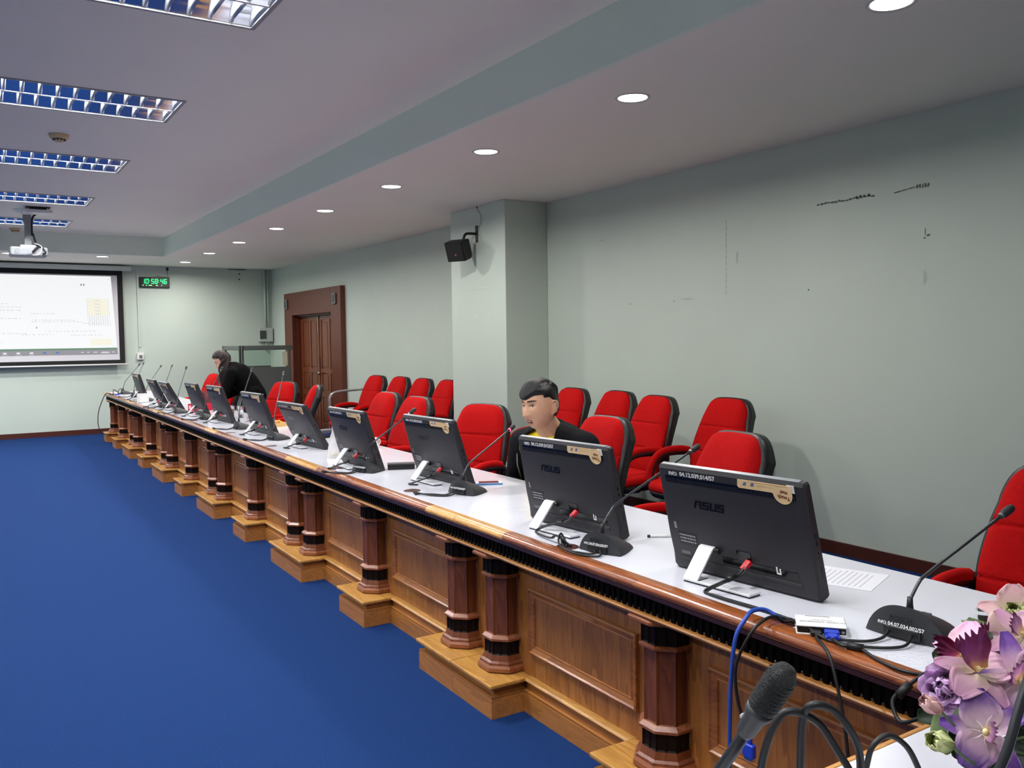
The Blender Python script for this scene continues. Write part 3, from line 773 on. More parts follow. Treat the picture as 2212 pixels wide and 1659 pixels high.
def logo_mesh():
    """block letters with slanted ends: A S U S, in x/z, facing +y"""
    b = BM(); h = 0.026; t = 0.0052; wl = 0.025; gap = 0.0035
    st = [0.0]
    def bar(x0, z0, x1, z1):
        st[0] += 0.00004; y = st[0]; k = 0.28
        b.face([b.v((x0+k*z0, y, z0)), b.v((x1+k*z0, y, z0)), b.v((x1+k*z1, y, z1)), b.v((x0+k*z1, y, z1))])
    x = 0
    # A without crossbar foot, leaning left stroke
    b.face([b.v((x-0.004,0,0)), b.v((x+0.003,0,0)), b.v((x+0.014,0,h)), b.v((x+0.007,0,h))])
    bar(x+0.006, h-t, x+wl-0.001, h); bar(x+wl-0.007, 0, x+wl-0.001, h); bar(x+0.011, h*0.42, x+wl-0.010, h*0.42+t*0.9)
    def S(x):
        bar(x, h-t, x+wl, h); bar(x, h*0.5-t*0.1, x+t*1.2, h); bar(x, h*0.5-t*0.5, x+wl, h*0.5+t*0.5); bar(x+wl-t*1.2, 0, x+wl, h*0.5+t*0.3); bar(x-0.003, 0, x+wl, t)
    S(x+wl+gap)
    xu = x+2*(wl+gap); bar(xu, 0.002, xu+t*1.25, h); bar(xu+wl-t*1.25, 0.002, xu+wl, h); bar(xu+0.001, 0, xu+wl-0.001, t)
    S(x+3*(wl+gap))
    return b.mesh('maker_logo', mat('logo_gloss',(4,4,5),0.22,spec=0.35), fix=False)
LOGO = logo_mesh()
STANDM = {}
def stand_mesh(tilt):
    """bent aluminium strap: hinge plate at the back, sloping leg, foot bar lying on the table"""
    R = Matrix.Rotation(tilt, 4, 'X')
    hp = R @ Vector((0, 0.050, 0.112)); hp2 = R @ Vector((0, 0.036, 0.112))
    b = BM(); x0, x1 = -0.134, -0.080; th = 0.007
    def strip(P, xa, xb):
        """ribbon through (y,z) points with thickness, given x limits per point"""
        up = []; dn = []
        for (y, z), a, c in zip(P, xa, xb):
            up.append((b.v((a,y,z)), b.v((c,y,z)))); dn.append((b.v((a,y-0.002,z-th)), b.v((c,y-0.002,z-th))))
        for i in range(len(P)-1):
            b.face([up[i][0],up[i][1],up[i+1][1],up[i+1][0]]); b.face([dn[i][0],dn[i+1][0],dn[i+1][1],dn[i][1]])
            b.face([up[i][0],up[i+1][0],dn[i+1][0],dn[i][0]]); b.face([up[i][1],dn[i][1],dn[i+1][1],up[i+1][1]])
        b.face([up[0][0],dn[0][0],dn[0][1],up[0][1]]); b.face([up[-1][0],up[-1][1],dn[-1][1],dn[-1][0]])
    fy = 0.158
    P = [(hp2.y, hp2.z+0.006), (hp.y+0.002, hp.z+0.006), (hp.y+0.010, hp.z-0.002), (fy-0.006, 0.018), (fy, 0.011)]
    strip(P, [x0]*5, [x1]*5)
    b.box(x0, 0.110, fy-0.052, fy, 0.0045, 0.011, 0.001)
    me = b.mesh('stand', SILVER)
    b = BM(); b.box(x0+0.002, 0.109, fy-0.050, fy-0.001, 0.0, 0.0048)
    b.box(x1, x1+0.0035, fy-0.05, fy-0.004, 0.009, 0.012)
    me2 = b.mesh('stand_pad', BLACK_PL)
    b = BM(); b.X = MIR @ R; b.tube([(-0.128, 0.044, 0.108), (-0.062, 0.044, 0.108)], 0.009, 10); me3 = b.mesh('hinge', BLACK_PL)
    return me, me2, me3
def computer(x, y, r, tilt, num, label, detail=2, cab=None):
    """r: turn about z (0 = back faces -x)"""
    t = thing('desktop_computer', label, 'computer', (x, y, TOPZ-0.001), -PI/2+r, 'black all-in-one computers on the table')
    c = link('chassis', CM['chassis'], t, (0,0,0.006), (tilt,0,0))
    for nm, k in (('screen','screen'),('top_trim','top_trim'),('vent_strip','vent'),('connector_bay','bay'),('cable_ledge','ledge'),('sticker','sticker'),('sticker_flap','flap_s'),('side_ports','side_ports'),('card_slot','slot')): link(nm, CM[k], c)
    if detail >= 1:
        for nm, k in (('vent_fins','fins'),('port_flap','flap'),('badge','badge'),('rating_plate','plate'),('service_tag','tagp'),('plate_print','plate_print'),('sticker_icons','icons'),('fine_print','fineprint')): link(nm, CM[k], c)
    zl = 0.245; yl = CM['back_y'](zl)+0.0009
    link('maker_logo', LOGO, c, (-0.135, -yl, zl-0.013))
    yt = CM['back_y'](MH-0.02)+0.0012
    link('inventory_number', text_mesh('คศว  '+num, 0.0195, WHITE_INK, align='LEFT', bold=0.0006), c, (-0.218, -yt, MH-0.0225), (PI/2,0,0))
    s1 = link('sticker_lettering', text_mesh('Touch\nme!', 0.0155, BROWN_INK, bold=0.0006), c)
    s1.matrix_basis = Matrix.Translation((0.200, -yt-0.0036, MH-0.038)) @ Matrix.Rotation(PI+0.12, 4, 'Y') @ Matrix.Rotation(PI/2, 4, 'X')
    me, me2, me3 = stand_mesh(-tilt)
    s = link('stand', me, t); link('stand_pad', me2, s); link('hinge', me3, s)
    R = Matrix.Rotation(-tilt, 4, 'X')
    p0 = R @ Vector((0.045, 0.043, 0.098)); 
    q = link('red_plug', CM['plug'], t, (p0.x,-p0.y,p0.z), (0.75, 0, -0.25))
    if cab:
        pts = [p0+Vector((0.0,0.022,-0.014)), p0+Vector((-0.006,0.05,-0.036))]+[Vector(k) for k in cab]
        b = BM(); b.tube(bez(pts, 6), 0.0042, 7)
        m_ = pts[1].lerp(pts[2], 0.35); d_ = (pts[2]-pts[1]).normalized()
        b.tube([m_-d_*0.016, m_+d_*0.016], 0.0085, 8)
        b.obj('video_cable', CABLE, t)
        b = BM(); pts2 = [p+Vector((0.012,0.004,0.001)) for p in pts]; pts2[-1] = pts[-1]+Vector((0.006,0,0))
        b.tube(bez(pts2, 6), 0.0026, 6); b.obj('power_cable', CABLE, t)
    return t
DEF = [(0.035,0.17,0.03),(-0.03,0.205,0.004),(-0.01,0.235,0.006),(0.03,0.205,0.003)]
PC = [(2.016,1.802,0.091,0.298,'04.12.039,014/57','black all-in-one computer marked 014/57, beside the white video converter'),
      (2.045,2.690,0.085,0.240,'04.12.039,015/57','black all-in-one computer marked 015/57, in front of the seated man'),
      (2.190,4.041,0.042,0.320,'04.12.039,016/57','black all-in-one computer between the slim black box and the blue phone'),
      (2.056,4.836,0.021,0.312,'04.12.039,017/57','black all-in-one computer standing by the clear plastic bag and the slim black box'),
      (2.164,5.987,0.040,0.498,'04.12.039,018/57','black all-in-one computer leaning far back, with its logo shining white'),
      (2.162,7.095,0.027,0.360,'04.12.039,019/57','black all-in-one computer between the snack box and the water cups'),
      (2.180,8.412,0.020,0.326,'04.12.039,020/57','black all-in-one computer in front of the standing woman, beside the cups'),
      (2.180,9.322,-0.005,0.352,'04.12.039,021/57','black all-in-one computer beside the red tray'),
      (2.161,10.385,-0.020,0.499,'04.12.039,022/57','black all-in-one computer on the screen side of the red tray'),
      (2.144,11.123,-0.010,0.442,'04.12.039,023/57','black all-in-one computer, second from the screen end of the table'),
      (2.194,12.749,-0.006,0.292,'04.12.039,024/57','black all-in-one computer at the screen end of the table, by the white paper cup')]
for i, (x, y, r, tl, num, lab) in enumerate(PC):
    cab = DEF
    if i == 0: cab = [(0.03,0.185,0.035),(-0.012,0.205,0.004),(0.05,0.222,0.006),(0.18,0.225,0.006),(0.298,0.235,0.004)]
    if i == 1: cab = [(-0.03,0.15,0.03),(-0.04,0.20,0.01),(0.08,0.23,0.012),(0.13,0.24,0.030),(0.20,0.235,0.003)]
    computer(x, y, r, tl, num, lab, 2 if i < 6 else 1, cab)

# ================================================================= GROMMETS
gm = B(); gm.lathe([(0.0,0.0),(0.034,0.0),(0.040,0.0022),(0.042,0.0012),(0.042,-0.002)], 28); GM = gm.mesh('cable_grommet', BROWN_PL)
gr = B(); gr.lathe([(0.030,0.0006),(0.034,0.003),(0.040,0.0028),(0.042,0.0)], 28, cap=False); 
GR = gr.mesh('grommet_rim', BROWN_PL)
for k, (x, y) in enumerate([(1.787,1.493),(1.819,2.479),(1.891,3.876),(1.893,4.848),(1.902,6.196),(1.92,7.35),(1.93,8.72),(1.93,9.6),(1.93,10.85),(1.95,11.8)]):
    o = link('cable_grommet', GM, None, (x, y, TOPZ-0.001)); tag(o, 'brown round cable grommet '+['by the video converter','behind the computer marked 015/57','behind the computer next to the blue phone','behind the computer next to the clear bag','behind the computer leaning far back','between the snack box and the cups','behind the computer nearest the woman','beside the red tray','on the screen side of the red tray','near the white paper pack'][k], 'grommet', 'cable grommets in the table')

# ================================================================= MICROPHONES
def mic_base_mesh():
    b = B(); nx, ny = 13, 25
    def top(u, v):
        # u: rear (0) to front (1), v: across
        s = -1+2*v
        hw = 0.098*(1-0.42*u**1.5); L = 0.135
        hh = (0.060*(1-u)**0.9+0.014)
        arch = (1-abs(s)**2.3)**0.75 if abs(s) < 1 else 0.0
        x = -0.03+L*u-0.012*(1-abs(s)**2)*(1-u)+0.01*(1-s*s)*u
        return (x, hw*s, 0.004+hh*arch)
    V = b.grid(top, nx, ny)
    # rear face and underside
    base_r = [b.v((V[0][j].co.x-0.004, V[0][j].co.y, 0.0)) for j in range(ny)]
    for j in range(ny-1): b.face([V[0][j],V[0][j+1],base_r[j+1],base_r[j]])
    base_f = [b.v((V[nx-1][j].co.x+0.003, V[nx-1][j].co.y, 0.0)) for j in range(ny)]
    for j in range(ny-1): b.face([V[nx-1][j],base_f[j],base_f[j+1],V[nx-1][j+1]], True)
    for side in (0, ny-1):
        for i in range(nx-1): 
            a, c = V[i][side], V[i+1][side]
            b.face([a, c, b.v((c.co.x, c.co.y, 0)), b.v((a.co.x, a.co.y, 0))])
    b.face(base_r+base_f[::-1])
    return b.mesh('base', MIC_BODY, sharp=50)
MB_ = mic_base_mesh()
b = B(); b.box(-0.0545, -0.044, -0.045, 0.045, 0.004, 0.030, 0.003); MREC = b.mesh('cable_recess', BLACK_PL)
b = B(); b.box(0.045, 0.075, -0.012, 0.012, 0.034, 0.040, 0.002); MBTN = b.mesh('talk_button', mat('button_grey',(70,72,76),0.4))
b = B(); b.lathe([(0.010,0.050),(0.010,0.062),(0.0075,0.080),(0.0065,0.098)], 12, (-0.012,0,0)); MBOOT = b.mesh('stem_boot', BLACK_PL)
def mic(x, y, r, tip, label, text=None, lit=False, cab=None, stemr=0.0042, bend=None, group='gooseneck microphones on the table', basez=TOPZ, hs=1.0, ms=0.92):
    t = thing('gooseneck_microphone', label, 'microphone', (x, y, basez), r, group)
    inv = (Matrix.Translation((x, y, basez)) @ Matrix.Rotation(r, 4, 'Z')).inverted()
    bo = link('base', MB_, t); bo.scale = (ms,)*3; link('cable_recess', MREC, bo); link('talk_button', MBTN, bo)
    link('stem_boot', MBOOT, t)
    tp = inv @ Vector(tip); s0 = Vector((-0.012, 0, 0.09))
    dirv = (tp-s0)
    mid = s0+Vector((dirv.x*0.18, dirv.y*0.18, dirv.z*0.34)) if bend is None else inv @ Vector(bend)
    head_l = 0.05*hs
    path = bez([s0, s0.lerp(mid, 0.5)+Vector((0,0,0.01)), mid, mid.lerp(tp, 0.5), tp], 5)
    end = (path[-1]-path[-3]).normalized()
    b = B(); b.tube(path, stemr, 8); b.obj('gooseneck', mat('gooseneck_grey', (62,64,68), 0.35, metal=0.5), t)
    h0 = tp
    prof = [(0.0046,0.0),(0.0075,0.004),(0.0078,0.014),(0.0105,0.018),(0.0115,0.026),(0.0115,0.050),(0.0095,0.058),(0.005,0.062),(0.0005,0.063)]
    b = B(); 
    q = Vector((0,0,1)).rotation_difference(end)
    b.X = Matrix.Translation(h0) @ q.to_matrix().to_4x4() @ Matrix.Scale(hs, 4)
    b.lathe(prof, 14); b.obj('microphone_head', mat('mic_black', (28,29,30), 0.38, bump=0.5, bscale=900), t)
    b = B(); b.X = Matrix.Translation(h0) @ q.to_matrix().to_4x4() @ Matrix.Scale(hs, 4)
    b.lathe([(0.0079,0.005),(0.0084,0.006),(0.0084,0.012),(0.0079,0.013)], 14, cap=False)
    b.obj('light_ring', mat('ring_red_lit',(255,40,60),0.3,emit=(255,30,60),estr=14.0) if lit else mat('ring_chrome',(170,170,172),0.25,metal=0.9), t)
    if text:
        me = text_mesh('คศว '+text, 0.0125, WHITE_INK, bold=0.0003)
        o = link('inventory_number', me, bo)
        o.matrix_basis = Matrix.Translation((-0.0555, 0.0, 0.034)) @ Matrix(((0,0,-1,0),(-1,0,0,0),(0,1,0,0),(0,0,0,1)))
        me = text_mesh('BOSCH', 0.017, mat('emboss_black',(26,27,29),0.4), bold=0.0006)
        o = link('maker_name', me, bo); o.matrix_basis = Matrix.Translation((-0.0535, 0.0, 0.049)) @ Matrix(((0,0,-1,0),(-1,0,0,0),(0,1,0,0),(0,0,0,1)))
    if cab:
        b = B()
        for k, pts in enumerate(cab): b.tube(bez([inv @ Vector(p) if len(p) == 3 else p for p in pts], 6), 0.0038, 7)
        b.obj('cable', CABLE, t)
    return t
MICS = [ # stem foot x,y, turn, tip, label, text, lit
 ((1.963,1.242),0.10,(2.300,1.212,1.014),'gooseneck microphone marked 002/57 beside the white video converter','04.07.034,002/57'),
 ((1.890,2.355),0.25,(2.308,2.368,1.066),'gooseneck microphone between the computers marked 014/57 and 015/57','04.07.034,003/57'),
 ((2.065,3.645),0.25,(2.426,3.816,1.024),'gooseneck microphone with a glowing red ring, pointed at the seated man','04.07.034,004/57'),
 ((1.960,4.605),0.30,(2.200,4.545,1.072),'gooseneck microphone beside the slim black box, in front of the bag','04.07.034,005/57'),
 ((2.055,6.570),0.2,(2.266,7.006,1.228),'upright gooseneck microphone by the computer with the shining logo',None),
 ((2.070,7.600),0.1,(2.262,7.903,1.237),'upright gooseneck microphone near the water cups',None),
 ((2.060,8.790),0.1,(2.272,9.016,1.219),'upright gooseneck microphone in front of the standing woman',None),
 ((2.015,9.800),0.0,(2.204,10.273,1.213),'upright gooseneck microphone at the screen side of the red tray',None),
 ((2.055,10.800),0.1,(2.269,11.369,1.216),'upright gooseneck microphone, fourth from the screen end of the table',None),
 ((2.110,12.200),0.0,(2.419,12.859,1.183),'gooseneck microphone, third from the screen end of the table',None),
 ((2.150,13.300),0.1,(2.321,13.626,1.199),'gooseneck microphone, second from the screen end of the table',None),
 ((2.147,14.217),0.0,(2.387,14.407,1.169),'gooseneck microphone at the screen end of the table by the blue plugs',None)]
for k, ((x, y), r, tip, lab, tx) in enumerate(MICS):
    if k == 0:
        cab = [[(1.915,1.27,0.778),(1.87,1.262,0.763),(1.81,1.28,0.762),(1.765,1.36,0.762),(1.79,1.44,0.768),(1.80,1.492,0.757)],
               [(1.91,1.21,0.775),(1.86,1.20,0.762),(1.79,1.245,0.762),(1.755,1.33,0.762),(1.775,1.43,0.775),(1.787,1.49,0.757)],
               [(1.97,1.16,0.77),(2.02,1.10,0.762),(2.05,1.0,0.762),(2.02,0.92,0.762)]]
    elif k == 1:
        cab = [[(1.872,2.39,0.775),(1.825,2.33,0.762),(1.79,2.37,0.762),(1.785,2.44,0.762),(1.83,2.53,0.770),(1.819,2.479,0.758)],
               [(1.872,2.37,0.775),(1.815,2.29,0.762),(1.765,2.36,0.764),(1.77,2.46,0.775),(1.84,2.545,0.790),(1.825,2.485,0.758)]]
    else:
        c, s = math.cos(r), math.sin(r)
        def W_(dx, dy, dz): return (x+dx*c-dy*s, y+dx*s+dy*c, TOPZ+dz)
        cab = [[W_(-0.05,0.01,0.02), W_(-0.10,0.03,0.004), W_(-0.13,0.09,0.004), W_(-0.17,0.15,0.004), W_(-0.185,0.16,0.001)],
               [W_(-0.05,-0.012,0.02), W_(-0.11,0.0,0.004), W_(-0.16,0.08,0.004), W_(-0.18,0.17,0.012), W_(-0.18,0.155,0.001)]]
    mic(x, y, r, tip, lab, tx, lit=(k == 2), cab=cab, bend=(1.985,4.548,0.93) if k == 3 else None, ms=1.04 if k == 0 else 0.92)
# ================================================================= PROJECTION SCREEN
SX0, SX1, SZ0, SZ1 = -0.96, 2.458, 1.185, 2.735
ys_ = 16.03
sc = thing('projection_screen', 'white projection screen with black border showing a spreadsheet', 'projection screen', (0.75, ys_, 0))
def sx(x): return x-0.75
b = B(); b.box(sx(SX0-0.16), sx(SX1+0.14), -0.05, 0.06, 2.755, 2.835, 0.012, 2); b.obj('roller_case', mat('case_white',(206,214,208),0.5), sc)
for x in (SX0, SX1):
    b = B(); b.box(sx(x)-0.05, sx(x)+0.05, 0.06, 0.118, 2.77, 2.82); b.obj('bracket', WHITE_PL, sc)
bd = 0.085
b = B()
b.box(sx(SX0), sx(SX1), -0.001, 0.001, SZ1-0.06, SZ1+0.03); b.box(sx(SX0), sx(SX1), -0.001, 0.001, SZ0, SZ0+0.065)
b.box(sx(SX0), sx(SX0+bd), -0.001, 0.001, SZ0+0.065, SZ1-0.06); b.box(sx(SX1-bd), sx(SX1), -0.001, 0.001, SZ0+0.065, SZ1-0.06)
b.obj('black_border', mat('screen_border',(22,23,24),0.8), sc)
b = B(); b.box(sx(SX0+bd), sx(SX1-bd), -0.001, 0.001, SZ0+0.065, SZ1-0.06); sheet = b.obj('screen_fabric', mat('screen_white',(205,203,208),0.9), sc)
b = B(); b.tube([(sx(SX0-0.03), -0.002, SZ0-0.012), (sx(SX1+0.05), -0.002, SZ0-0.012)], 0.014, 10); b.obj('weight_bar', WHITE_PL, sc)
# the projected picture (a slightly keystoned light rectangle)
px0, px1t, px1b, pz0, pz1 = SX0+bd+0.10, 2.275, 2.345, 1.345, 2.655
def PW(fx, fz):
    x1 = px1b+(px1t-px1b)*fz; return (sx(px0+(x1-px0)*fx), pz0+(pz1-pz0)*fz)
def quadp(b, fx0, fx1, fz0, fz1, y):
    P = [PW(fx0,fz0), PW(fx1,fz0), PW(fx1,fz1), PW(fx0,fz1)]
    b.face([b.v((x,y,z)) for x, z in P])
EM = lambda n, c, e: mat(n, (60,60,60), 0.9, emit=c, estr=e*0.66)
PICT = EM('projected_white',(250,251,252),0.97)
b = B(); quadp(b, 0, 1, 0.085, 1, -0.0022); b.obj('projected_page', PICT, sheet)
b = B(); quadp(b, 0, 1, 0, 0.062, -0.0022); b.obj('projected_taskbar', EM('projected_grey',(150,148,156),0.9), sheet)
b = B(); quadp(b, 0, 1, 0.062, 0.085, -0.0022); b.obj('projected_status_bar', EM('projected_green',(96,142,112),0.9), sheet)
b = B()
for fx in (0.33,0.40,0.46,0.52,0.58): quadp(b, fx, fx+0.016, 0.022, 0.042, -0.0026); quadp(b, fx-0.006, fx+0.022, 0.008, 0.011, -0.0026)
for fx, w_ in ((0.82,0.012),(0.85,0.01),(0.88,0.02),(0.92,0.035),(0.972,0.012)): quadp(b, fx, fx+w_, 0.026, 0.034, -0.0026)
quadp(b, 0.915, 0.96, 0.016, 0.022, -0.0026)
b.obj('taskbar_icons', EM('projected_icon_white',(240,242,246),0.95), sheet, kind='stuff')
b = B()
for fx in (0.25,0.64,0.70): quadp(b, fx, fx+0.016, 0.022, 0.042, -0.0026)
b.obj('taskbar_icons', EM('projected_icon_blue',(64,120,190),0.9), sheet)
INKL = EM('projected_ink',(214,216,218),0.95); INKD = EM('projected_ink_dark',(150,150,156),0.9); YEL = EM('projected_yellow',(250,246,226),0.97)
b = B(); rr = random.Random(11)
for (fx0, fx1, fz) in ((0.40,0.50,0.64),(0.39,0.56,0.60),(0.40,0.56,0.56),(0.46,0.55,0.46),(0.60,0.72,0.52),(0.60,0.80,0.44),(0.60,0.84,0.42),(0.84,0.93,0.40),(0.66,0.90,0.30),(0.55,0.70,0.26),(0.78,0.94,0.25),(0.40,0.46,0.17),(0.44,0.58,0.275)):
    x = fx0
    while x < fx1:
        w_ = rr.uniform(0.004,0.014); quadp(b, x, min(x+w_,fx1), fz-0.004, fz+0.005, -0.0026); x += w_+rr.uniform(0.003,0.012)
# column of figures in boxed cells
for k in range(6): quadp(b, 0.868, 0.975, 0.50+0.042*k, 0.5015+0.042*k, -0.0026)
for fx in (0.868, 0.975): quadp(b, fx, fx+0.0015, 0.37, 0.715, -0.0026)
quadp(b, 0.868, 0.975, 0.37, 0.372, -0.0026)
for k in range(5): quadp(b, 0.905, 0.935, 0.515+0.042*k, 0.523+0.042*k, -0.0026)
for k in range(9): quadp(b, 0.875+0.011*k, 0.878+0.011*k, 0.375, 0.497, -0.0026)
b.obj('projected_table', INKL, sheet, kind='stuff')
b = B(); quadp(b, 0.845, 0.852, 0.875, 0.90, -0.0026); quadp(b, 0.858, 0.865, 0.875, 0.90, -0.0026); quadp(b, 0.618, 0.623, 0.335, 0.358, -0.0026); quadp(b, 0.985, 0.99, 0.965, 0.972, -0.0026); b.obj('projected_marks', INKD, sheet)
for za, zc in ((0.12,0.20),(0.503,0.71)):
    b = B(); quadp(b, 0.87, 0.974, za, zc, -0.0024); b.obj('projected_cells', YEL, sheet)

# ================================================================= CLOCK
ck = thing('digital_clock', 'black digital wall clock with glowing green digits reading 10:58:46', 'clock', (2.99, YB, 2.58))
b = B(); b.box(-0.245, 0.245, -0.05, -0.001, -0.09, 0.09, 0.004); b.obj('case', mat('clock_black',(10,11,11),0.4), ck)
GREEN = mat('green_led', (40,255,150), 0.4, emit=(30,255,140), estr=0.8)
SEG = {'0':'abcdef','1':'bc','2':'abged','3':'abgcd','4':'fgbc','5':'afgcd','6':'afgedc','7':'abc','8':'abcdefg','9':'abcdfg'}
def digit(b, ch, x, z, w_, h, t):
    sh = lambda xx, zz: xx+(zz-z)*0.10
    def bar(x0, z0, x1, z1): b.face([b.v((sh(x0,z0),-0.0512,z0)), b.v((sh(x1,z0),-0.0512,z0)), b.v((sh(x1,z1),-0.0512,z1)), b.v((sh(x0,z1),-0.0512,z1))])
    g = t*0.2
    for s in SEG[ch]:
        if s == 'a': bar(x+g, z+h-t, x+w_-g, z+h)
        if s == 'd': bar(x+g, z, x+w_-g, z+t)
        if s == 'g': bar(x+g, z+h/2-t/2, x+w_-g, z+h/2+t/2)
        if s == 'f': bar(x, z+h/2+g, x+t, z+h-g)
        if s == 'e': bar(x, z+g, x+t, z+h/2-g)
        if s == 'b': bar(x+w_-t, z+h/2+g, x+w_, z+h-g)
        if s == 'c': bar(x+w_-t, z+g, x+w_, z+h/2-g)
x = -0.195
for ch in '10:58:46':
    b = B()
    if ch == ':':
        for dz in (0.022, 0.052): b.box(x+0.003, x+0.013, -0.0514, -0.051, -0.025+dz, -0.015+dz)
        x += 0.030
    else:
        if ch == '1': digit(b, ch, x-0.012, -0.025, 0.040, 0.085, 0.012); x += 0.040
        else: digit(b, ch, x, -0.025, 0.048, 0.085, 0.012); x += 0.060
    b.obj('digit' if ch != ':' else 'colon', GREEN, ck, fix=False)
b = B()
for x0, w_ in ((-0.205,0.022),(-0.15,0.022),(-0.105,0.055),(0.015,0.032),(0.105,0.012)): b.box(x0, x0+w_, -0.0514, -0.051, -0.060, -0.045)
b.obj('small_readout', mat('green_led_dim',(120,255,150),0.4,emit=(120,255,120),estr=0.6), ck)
b = B(); b.tube(bez([(0.21,-0.02,0.09),(0.225,-0.015,0.13),(0.215,-0.01,0.17),(0.22,-0.012,0.21)],5), 0.003, 6); b.tube(bez([(0.0,-0.02,0.09),(0.05,-0.015,0.115),(0.12,-0.015,0.095),(0.2,-0.02,0.10)],5), 0.003, 6); b.obj('cord', CABLE, ck)
b = B(); b.box(0.20, 0.235, -0.04, -0.001, 0.21, 0.265, 0.006); b.obj('plug', BLACK_PL, ck)
# wall switch with surface conduit
ws = thing('wall_switch', 'white screen control switch under a surface conduit on the back wall', 'switch', (2.715, YB, 1.30))
b = B(); b.box(-0.055, 0.055, -0.045, -0.001, -0.06, 0.06, 0.006); b.obj('box', WHITE_PL, ws)
b = B(); b.box(-0.02, 0.03, -0.052, -0.045, -0.035, 0.02, 0.003); b.obj('rocker', mat('switch_grey',(110,112,110),0.4), ws)
b = B(); b.box(-0.014, 0.014, -0.018, -0.001, 0.16, 1.50); b.tube(bez([(0,-0.02,0.06),(-0.02,-0.02,0.11),(0.0,-0.012,0.17)],4), 0.004, 6); b.obj('conduit', mat('conduit_paint',(196,206,198),0.5), ws)
# consumer unit in the far corner
jb = thing('breaker_box', 'grey breaker box with conduits near the far room corner', 'electrical box', (4.88, YB, 1.65))
b = B(); b.box(-0.11, 0.15, -0.10, -0.001, -0.13, 0.13, 0.01); b.obj('case', mat('box_grey',(178,182,178),0.5), jb)
b = B(); b.box(-0.10, 0.02, -0.108, -0.10, -0.075, 0.08, 0.004); b.obj('window', mat('smoke_window',(62,72,66),0.2), jb)
b = B()
for x in (0.03, 0.085): b.tube([(x,-0.03,0.13),(x,-0.03,1.20)], 0.022 if x < 0.05 else 0.014, 10)
b.tube([(0.03,-0.04,-0.13),(0.03,-0.04,-0.30)], 0.016, 8); b.obj('conduit', mat('conduit_paint',(196,206,198),0.5), jb)
b = B(); b.box(-0.62, -0.30, -0.01, -0.001, 1.195, 1.205)
for z in (1.12, 1.02): b.lathe([(0.014,-0.004),(0.014,0)], 8, (-0.42,-0.001,z), 'y')
b.obj('wall_plug_holes', mat('hole_dark',(30,32,30),0.9), bpy.data.objects['wall_back'], (4.88, YB, 1.65))

# ================================================================= CEILING DEVICES
CREAM = mat('cream_plastic', (206,182,138), 0.5)
def detector(x, y, lab):
    t = thing('smoke_detector', lab, 'smoke detector', (x, y, H2))
    b = B(); b.lathe([(0.0005,-0.055),(0.030,-0.054),(0.040,-0.046),(0.042,-0.030)], 24); b.obj('chamber', CREAM, t)
    b = B(); b.lathe([(0.050,-0.034),(0.062,-0.030),(0.068,-0.018),(0.072,-0.012),(0.074,-0.0005)], 24); b.obj('base', CREAM, t)
    b = B()
    for k in range(10):
        a = 2*PI*k/10; b.box(0.041*math.cos(a)-0.006, 0.041*math.cos(a)+0.006, 0.041*math.sin(a)-0.006, 0.041*math.sin(a)+0.006, -0.046, -0.036)
    b.obj('vents', mat('vent_dark',(34,26,18),0.8), t)
detector(0.758, 7.69, 'cream smoke detector between two louvre lights over the aisle')
detector(0.785, 14.0, 'cream smoke detector behind the projector pole')
ap = thing('wireless_box', 'flat white wireless box hung on a black bracket under the ceiling', 'wireless router', (0.907, 11.80, H2))
b = B(); b.box(-0.15, 0.15, -0.10, 0.10, -0.075, -0.035, 0.012, 2); b.obj('case', WHITE_PL, ap)
b = B(); b.box(-0.13, 0.13, -0.06, 0.06, -0.012, -0.0005, 0.003); b.box(-0.09, 0.09, -0.035, 0.035, -0.036, -0.012); b.obj('bracket', BLACK_PL, ap)
pjx, pjy = 0.81, 12.10
pr = thing('projector', 'white projector hanging from a ceiling pole in front of the screen', 'projector', (pjx, pjy, H2))
b = B(); b.lathe([(0.0005,-0.06),(0.06,-0.058),(0.11,-0.035),(0.15,-0.010),(0.155,-0.0005)], 28); b.obj('ceiling_plate', WHITE_PL, pr)
PZ = -0.507
b = B(); b.box(-0.045, 0.045, -0.03, 0.03, -0.14, -0.05); b.box(-0.032, 0.032, -0.025, 0.025, PZ+0.12, -0.13, 0.004); b.box(-0.04, 0.04, -0.04, 0.04, PZ+0.075, PZ+0.16, 0.006); b.obj('pole', mat('pole_grey',(140,142,144),0.5), pr)
b = B(); b.box(-0.20, 0.20, -0.16, 0.16, PZ-0.055, PZ+0.05, 0.02, 2); pb = b.obj('body', mat('projector_white',(150,152,154),0.5), pr)
b = B(); b.box(-0.09, 0.09, -0.10, 0.10, PZ+0.05, PZ+0.078, 0.006); b.obj('mount_plate', WHITE_PL, pr)
b = B(); b.lathe([(0.03,-0.003),(0.03,0.004)], 20, (-0.125,-0.163,PZ), 'y'); b.obj('speaker_grille', mat('grille_grey',(140,142,144),0.6), pb)
b = B(); b.box(-0.02, 0.10, -0.166, -0.158, PZ-0.035, PZ+0.01); b.obj('socket_panel', mat('panel_grey',(150,150,152),0.5), pb)
b = B(); b.box(0.03, 0.042, -0.169, -0.165, PZ-0.015, PZ-0.005); b.obj('indicator', mat('amber_led',(255,120,60),0.4,emit=(255,110,50),estr=3), pb)
b = B(); b.lathe([(0.05,0),(0.055,0.03),(0.045,0.032)], 20, (0.10,0.155,PZ), 'y'); b.obj('lens', GLOSS_BLK, pb)
b = B(); b.tube(bez([(0.19,-0.02,-0.01),(0.12,-0.02,-0.03),(0.055,-0.025,-0.10),(0.045,-0.03,-0.3),(0.055,-0.03,PZ+0.22),(0.08,-0.10,PZ+0.09),(0.10,-0.17,PZ+0.06),(0.06,-0.20,PZ+0.02),(0.03,-0.19,PZ-0.02)],6), 0.012, 8)
